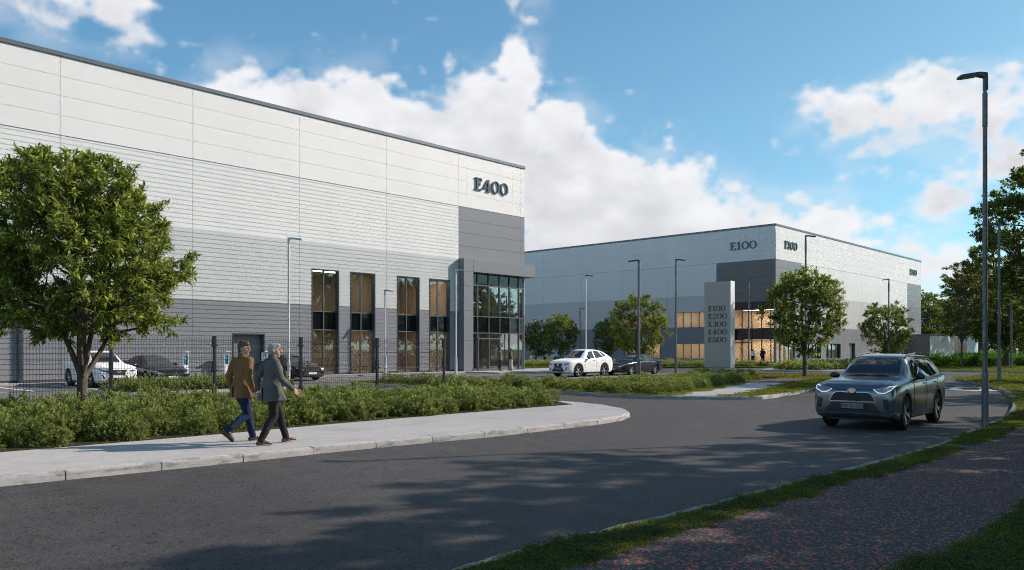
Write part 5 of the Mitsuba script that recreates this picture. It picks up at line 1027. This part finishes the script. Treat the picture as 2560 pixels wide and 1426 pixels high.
def human(label, x, y, z, deg, J, mats, group=None, h=1.0, fine=True, skirt=False, face=0.0, jacket_len=.17, collar=None, hair_style='short', cuffs=None):
    """J: joints in the body's own frame (x ahead, y to its left, z up) for a 1.75 m figure; face: turn of the head in degrees to its left."""
    k = key_of('person'); tw = place(x, y, z, deg, h); e = .022 if fine else .035
    pel, ch, nk, hd = J['pelvis'], J['chest'], J['neck'], J['head']
    c, s = math.cos(math.radians(face)), math.sin(math.radians(face)); R = np.array([[c, -s, 0], [s, c, 0], [0, 0, 1]])
    H = lambda *p: hd + R @ V3(*p)
    sh = [J['l_shoulder'], J['r_shoulder']]; hips = [J['l_hip'], J['r_hip']]
    torso = [m3.Manifold.batch_hull([ball(pel + V3(0, .07, .0), (.105, .10, .09)), ball(pel + V3(0, -.07, .0), (.105, .10, .09)), ball((pel + ch) / 2 + V3(.01, .05, 0), .10), ball((pel + ch) / 2 + V3(.01, -.05, 0), .10)]),
             m3.Manifold.batch_hull([ball((pel + ch) / 2 + V3(.01, .06, 0), .095), ball((pel + ch) / 2 + V3(.01, -.06, 0), .095), ball(ch + V3(.02, .075, 0), (.115, .10, .11)), ball(ch + V3(.02, -.075, 0), (.115, .10, .11)), *[ball(q * .85 + ch * .15, .062) for q in sh]]), *[bone(ch + V3(0, 0, .08), .075, nk, .055)], bone(nk - V3(0, 0, .05), .06, hd - V3(.01, 0, .06), .056)]
    head = [m3.Manifold.batch_hull([ball(H(-.015, 0, .035), (.095, .075, .09)), ball(H(.02, 0, .0), (.075, .066, .085))]), m3.Manifold.batch_hull([ball(H(.025, 0, -.02), (.065, .06, .06)), ball(H(.05, 0, -.095), (.032, .032, .022)), ball(H(-.02, .0, -.07), (.05, .052, .04))]),
            m3.Manifold.batch_hull([ball(H(.09, 0, .02), .010), ball(H(.108, 0, -.018), .015), ball(H(.09, .012, -.022), .010), ball(H(.09, -.012, -.022), .010)]), ball(H(.072, 0, .035), (.025, .05, .012)), ball(H(.078, 0, -.06), (.02, .026, .012))] + [ball(H(-.012, q * .077, -.005), (.022, .012, .034)) for q in (1, -1)]
    arms, hands, sleeves, legs, trs, shoes = [], [], [], [], [], []
    for sd, q in (('l', 1), ('r', -1)):
        S, E, W = J[sd + '_shoulder'], J[sd + '_elbow'], J[sd + '_wrist']; arms += chain([S, E, W], [.055, .042, .029]); d = norm(W - E); side = norm(np.cross(d, V3(1, 0, .2))) * q; fw = norm(np.cross(side, d)) * q
        if J.get(sd + '_palm') is not None: d = norm(J[sd + '_palm'])
        K = W + d * .085; hands.append(m3.Manifold.batch_hull([ball(W, .026), ball(K + fw * .032, .013), ball(K - fw * .032, .012), ball(W + d * .04 + fw * .03, .015)]))
        inn = -side * .02
        for j, (o, L) in enumerate(((.031, .072), (.011, .082), (-.011, .076), (-.031, .058))):
            b = K + fw * o; hands += chain([b, b + d * L * .5 + inn * .45, b + d * L * .85 + inn * 1.3, b + d * L + inn * 2.2], [.0095, .009, .0085, .0075])
        tb = W + d * .035 + fw * .03; hands += chain([tb, tb + d * .03 + fw * .022 + inn * .5, tb + d * .062 + fw * .026 + inn], [.0125, .011, .009])
        sl = [S, (S + E) / 2 + V3(0, q * .004, 0), E, (E + W) / 2, W - d * .012]; sleeves += chain(sl, [.080, .070, .060, .054, .045])
        Hp, Kn, An, To = (J[sd + n] for n in ('_hip', '_knee', '_ankle', '_toe')); calf = (Kn * .68 + An * .32) + V3(-.02, 0, 0)
        legs += chain([Hp, Kn, calf, An], [.088, .058, .055, .038]) + [bone(An, .036, An * .3 + To * .7 + V3(0, 0, .012), .028)]
        trs += chain([Hp, (Hp + Kn) / 2, Kn, calf, An + V3(0, 0, .0)], [.100, .090, .069, .068, .058]); fd = norm((To - An) * V3(1, 1, 0)); heel = J.get(sd + '_heel'); heel = An - fd * .055 - V3(0, 0, .05) if heel is None else heel
        shoes += [m3.Manifold.batch_hull([ball(heel, (.034, .034, .034)), ball(An * .62 + To * .38 + V3(0, 0, -.0), (.042, .042, .034)), ball(An - V3(0, 0, .02), .042)]), m3.Manifold.batch_hull([ball(An * .62 + To * .38, (.042, .042, .032)), ball(An * .2 + To * .8, (.05, .046, .026)), ball(To, (.034, .032, .018))]), m3.Manifold.batch_hull([ball(heel, .03), ball(An * .2 + To * .8, (.045, .043, .02))])]
    put(f'{k}__body', skin(torso + head + arms + hands + legs, .012 if fine else .03, 4), mats['skin'], True, number=False, to_world=tw)
    fat = [m3.Manifold.batch_hull([ball(pel + V3(0, .07, .05), (.125, .11, .10)), ball(pel + V3(0, -.07, .05), (.125, .11, .10)), ball((pel + ch) / 2 + V3(.01, .065, 0), .115), ball((pel + ch) / 2 + V3(.01, -.065, 0), .115)]),
           m3.Manifold.batch_hull([ball((pel + ch) / 2 + V3(.01, .065, 0), .115), ball((pel + ch) / 2 + V3(.01, -.065, 0), .115), ball(ch + V3(.015, .08, 0), (.125, .11, .12)), ball(ch + V3(.015, -.08, 0), (.125, .11, .12)), *[ball(q * .88 + ch * .12 + V3(0, 0, .012), .068) for q in sh]]), m3.Manifold.batch_hull([ball(nk - V3(0, .03, .015), .06), ball(nk - V3(0, -.03, .015), .06), *[ball(q * .7 + nk * .3 - V3(0, 0, .02), .06) for q in sh]])]
    if jacket_len: fat.append(m3.Manifold.batch_hull([ball(pel + V3(0, .075, .05), (.125, .11, .06)), ball(pel + V3(0, -.075, .05), (.125, .11, .06))] + [ball(pel + V3(xx, yy, -jacket_len), (.05, .05, .012)) for xx in (.17, -.115) for yy in (.145, -.145)]))
    put(f'{k}__jacket', wrinkle(skin(fat + sleeves, e, 7), .011 if fine else .004, 9, 3), mats['top'], True, number=False, to_world=tw)
    if skirt:
        sk = [m3.Manifold.batch_hull([ball(pel, (.13, .16, .06)), ball(V3(pel[0], pel[1], .40), (.15, .17, .03))]), m3.Manifold.batch_hull([ball(V3(pel[0], pel[1], .40), (.15, .17, .03)), ball(V3(pel[0] - .03, pel[1], .10), (.19, .19, .03))])]
        put(f'{k}__skirt', skin(sk, e, 5), mats['legs'], True, number=False, to_world=tw)
    else:
        hipm = [m3.Manifold.batch_hull([ball(pel + V3(0, .06, .06), .10), ball(pel + V3(0, -.06, .06), .10), *[ball(q, .10) for q in hips]])]
        put(f'{k}__trousers', wrinkle(skin(hipm + trs, e, 7), .012 if fine else .004, 11, 7), mats['legs'], True, number=False, to_world=tw)
    for i in range(2): put(f'{k}__shoe' + ('' if i == 0 else '_001'), skin(shoes[3 * i:3 * i + 3], .014 if fine else .03, 4), mats['shoe'], True, number=False, to_world=tw)
    hair = [m3.Manifold.batch_hull([ball(H(-.025, 0, .034), (.101, .083, .10)), ball(H(.035, 0, .085), (.055, .06, .045))]), m3.Manifold.batch_hull([ball(H(-.06, 0, .02), (.062, .074, .07)), ball(H(-.062, 0, -.075), (.045, .060, .045))]), *[ball(H(-.022, q * .05, .01), (.06, .034, .055)) for q in (1, -1)]]
    if hair_style == 'quiff': hair.append(m3.Manifold.batch_hull([ball(H(.045, 0, .108), (.036, .05, .026)), ball(H(-.02, 0, .118), (.06, .06, .03))]))
    if hair_style == 'bob': hair.append(m3.Manifold.batch_hull([ball(H(-.05, .0, .02), (.07, .085, .07)), ball(H(-.055, 0, -.10), (.05, .08, .05))]))
    hm = m3.Manifold.batch_boolean(hair, m3.OpType.Add) - ball(H(.118, 0, -.035), (.082, .11, .095)) - ball(H(.095, .09, -.055), (.075, .05, .07)) - ball(H(.095, -.09, -.055), (.075, .05, .07))
    put(f'{k}__hair', wrinkle(skin([hm], .011 if fine else .03, 4), .006, 30, 11), mats['hair'], True, number=False, to_world=tw)
    if fine:
        for i, q in enumerate((1, -1)): put(f'{k}__eye' + ('' if i == 0 else '_001'), MB().man(ball(H(.083, q * .030, .012), (.007, .010, .005))), mats.get('eye', 'm_eye'), True, number=False, to_world=tw)
        put(f'{k}__mouth', MB().man(ball(H(.092, 0, -.057), (.008, .024, .006))), 'm_lip', True, number=False, to_world=tw)
        cl = MB(); cv = lathe([(.064, -.035), (.066, .0), (.063, .020), (.058, .018), (.058, -.03)], 20); cl.add(cv[0] @ np.array([[1, 0, .25], [0, 1, 0], [0, 0, 1]]).T + nk + V3(-.005, 0, .025), cv[1]); put(f'{k}__collar', cl, mats['shirt'], True, number=False, to_world=tw)
        jc = lathe([(.080, -.05), (.081, -.01), (.073, .034), (.066, .034), (.07, -.03)], 20); put(f'{k}__jacket_collar', MB().add(jc[0] @ np.array([[1, 0, .2], [0, 1, 0], [-.28, 0, 1]]).T + nk + V3(-.006, 0, .018), jc[1]), mats['top'], True, number=False, to_world=tw)
        for i, sd in enumerate(('l', 'r')):
            W, E = J[sd + '_wrist'], J[sd + '_elbow']; dd = norm(W - E); L = cuffs or .03
            put(f'{k}__cuff' + ('' if i == 0 else '_001'), MB().tube([W - dd * .03, W + dd * (L - .02)], [.041, .040], 14), mats['cuff'] if 'cuff' in mats else mats['shirt'], 40, number=False, to_world=tw)
        bt = MB(); yb = pel[1] - .0                              # back vent of the jacket
        bt.box(pel[0] - .172, pel[0] - .150, yb - .003, yb + .003, pel[2] - jacket_len - .005, pel[2] + .02); put(f'{k}__back_vent', bt, 'm_seam', number=False, to_world=tw)
    tag(k, label, 'person', group); return k
def base_pose(**o):
    J = dict(pelvis=V3(0, 0, .97), chest=V3(.01, 0, 1.30), neck=V3(.0, 0, 1.49), head=V3(.025, 0, 1.635), l_shoulder=V3(0, .185, 1.425), r_shoulder=V3(0, -.185, 1.425), l_hip=V3(0, .09, .90), r_hip=V3(0, -.09, .90),
             l_elbow=V3(-.04, .235, 1.13), r_elbow=V3(-.04, -.235, 1.13), l_wrist=V3(.03, .25, .88), r_wrist=V3(.03, -.25, .88), l_knee=V3(.03, .095, .49), r_knee=V3(.03, -.095, .49), l_ankle=V3(0, .10, .085), r_ankle=V3(0, -.10, .085), l_toe=V3(.17, .115, .02), r_toe=V3(.17, -.115, .02))
    J.update({k: V3(*v) for k, v in o.items()}); return J
wd = lambda X, Y: C(X, Y)
x_, y_ = wd(-4.62, 13.72)
human('man in a tan jacket and jeans walking on the pavement, face turned sideways', x_, y_, .12, 2, base_pose(pelvis=(0, 0, .955), chest=(.03, 0, 1.285), neck=(.03, 0, 1.475), head=(.06, 0, 1.62), l_shoulder=(.0, .18, 1.41), r_shoulder=(.05, -.18, 1.41), l_hip=(.01, .09, .885), r_hip=(-.01, -.09, .885),
      l_knee=(.19, .08, .49), l_ankle=(.27, .08, .085), l_toe=(.44, .08, .025), r_knee=(.06, -.10, .475), r_ankle=(-.31, -.09, .235), r_toe=(-.22, -.09, .045), r_heel=(-.39, -.09, .20), r_elbow=(-.03, -.26, 1.12), r_wrist=(.10, -.27, .885), l_elbow=(-.10, .245, 1.14), l_wrist=(-.02, .26, .89)),
      dict(skin='m_skin', top='m_tan_jacket', legs='m_jeans', shoe='m_shoe_plum', hair='m_hair_brown', shirt='m_charcoal', cuff='m_shirt_blue'), face=-62, hair_style='quiff', cuffs=.075, h=.985, jacket_len=.17)
x_, y_ = wd(-4.02, 13.42)
human('grey haired man in a grey jacket and dark trousers walking on the pavement', x_, y_, .12, -2, base_pose(pelvis=(0, 0, .955), chest=(.03, 0, 1.28), neck=(.035, 0, 1.465), head=(.075, 0, 1.60), l_shoulder=(.05, .185, 1.40), r_shoulder=(-.02, -.185, 1.40), l_hip=(.01, .09, .885), r_hip=(-.01, -.09, .885),
      l_knee=(.22, .09, .50), l_ankle=(.33, .09, .09), l_toe=(.50, .10, .04), r_knee=(.0, -.10, .47), r_ankle=(-.24, -.10, .095), r_toe=(-.07, -.11, .025), r_elbow=(.03, -.275, 1.13), r_wrist=(.23, -.33, .94), l_elbow=(-.13, .255, 1.14), l_wrist=(-.10, .27, .89)),
      dict(skin='m_skin', top='m_grey_jacket', legs='m_charcoal', shoe='m_shoe_brown', hair='m_hair_grey', shirt='m_shirt_white'), face=-38, h=.975, jacket_len=.20)
x_, y_ = wd(-.93, 61.0)
human('man in a grey jacket with a hand at his face outside the glazed entrance', x_, y_, .1, -70, base_pose(r_elbow=(.16, -.27, 1.22), r_wrist=(.16, -.10, 1.50), r_knee=(.14, -.12, .50), r_ankle=(.06, -.13, .085), r_toe=(.23, -.15, .02)), dict(skin='m_skin', top='m_grey_jacket', legs='m_charcoal', shoe='m_shoe_black', hair='m_hair_dark', shirt='m_shirt_white'), fine=False)
x_, y_ = wd(-.08, 61.6)
human('woman in a brown top and long pale skirt outside the glazed entrance', x_, y_, .1, 120, base_pose(l_wrist=(.16, .16, 1.08), r_wrist=(.16, -.14, 1.08)), dict(skin='m_skin', top='m_brown_top', legs='m_long_skirt', shoe='m_shoe_black', hair='m_hair_brown', shirt='m_shirt_white'), fine=False, skirt=True, hair_style='bob', h=.96, jacket_len=.05)
x_, y_ = wd(26.45, 88.2)
human('woman in a white blouse before the lit glass of the second warehouse', x_, y_, .1, 0, base_pose(l_wrist=(.12, .24, .92)), dict(skin='m_skin', top='m_shirt_white', legs='m_maroon', shoe='m_shoe_black', hair='m_hair_dark', shirt='m_shirt_white'), fine=False, hair_style='bob', h=.95, jacket_len=0)
x_, y_ = wd(27.55, 88.3)
human('man in a dark suit before the lit glass of the second warehouse', x_, y_, .1, 30, base_pose(r_elbow=(.12, -.27, 1.18), r_wrist=(.28, -.12, 1.25)), dict(skin='m_skin', top='m_navy_suit', legs='m_navy_suit', shoe='m_shoe_black', hair='m_hair_brown', shirt='m_shirt_white'), fine=False, h=1.0)
scene['type'] = 'scene'
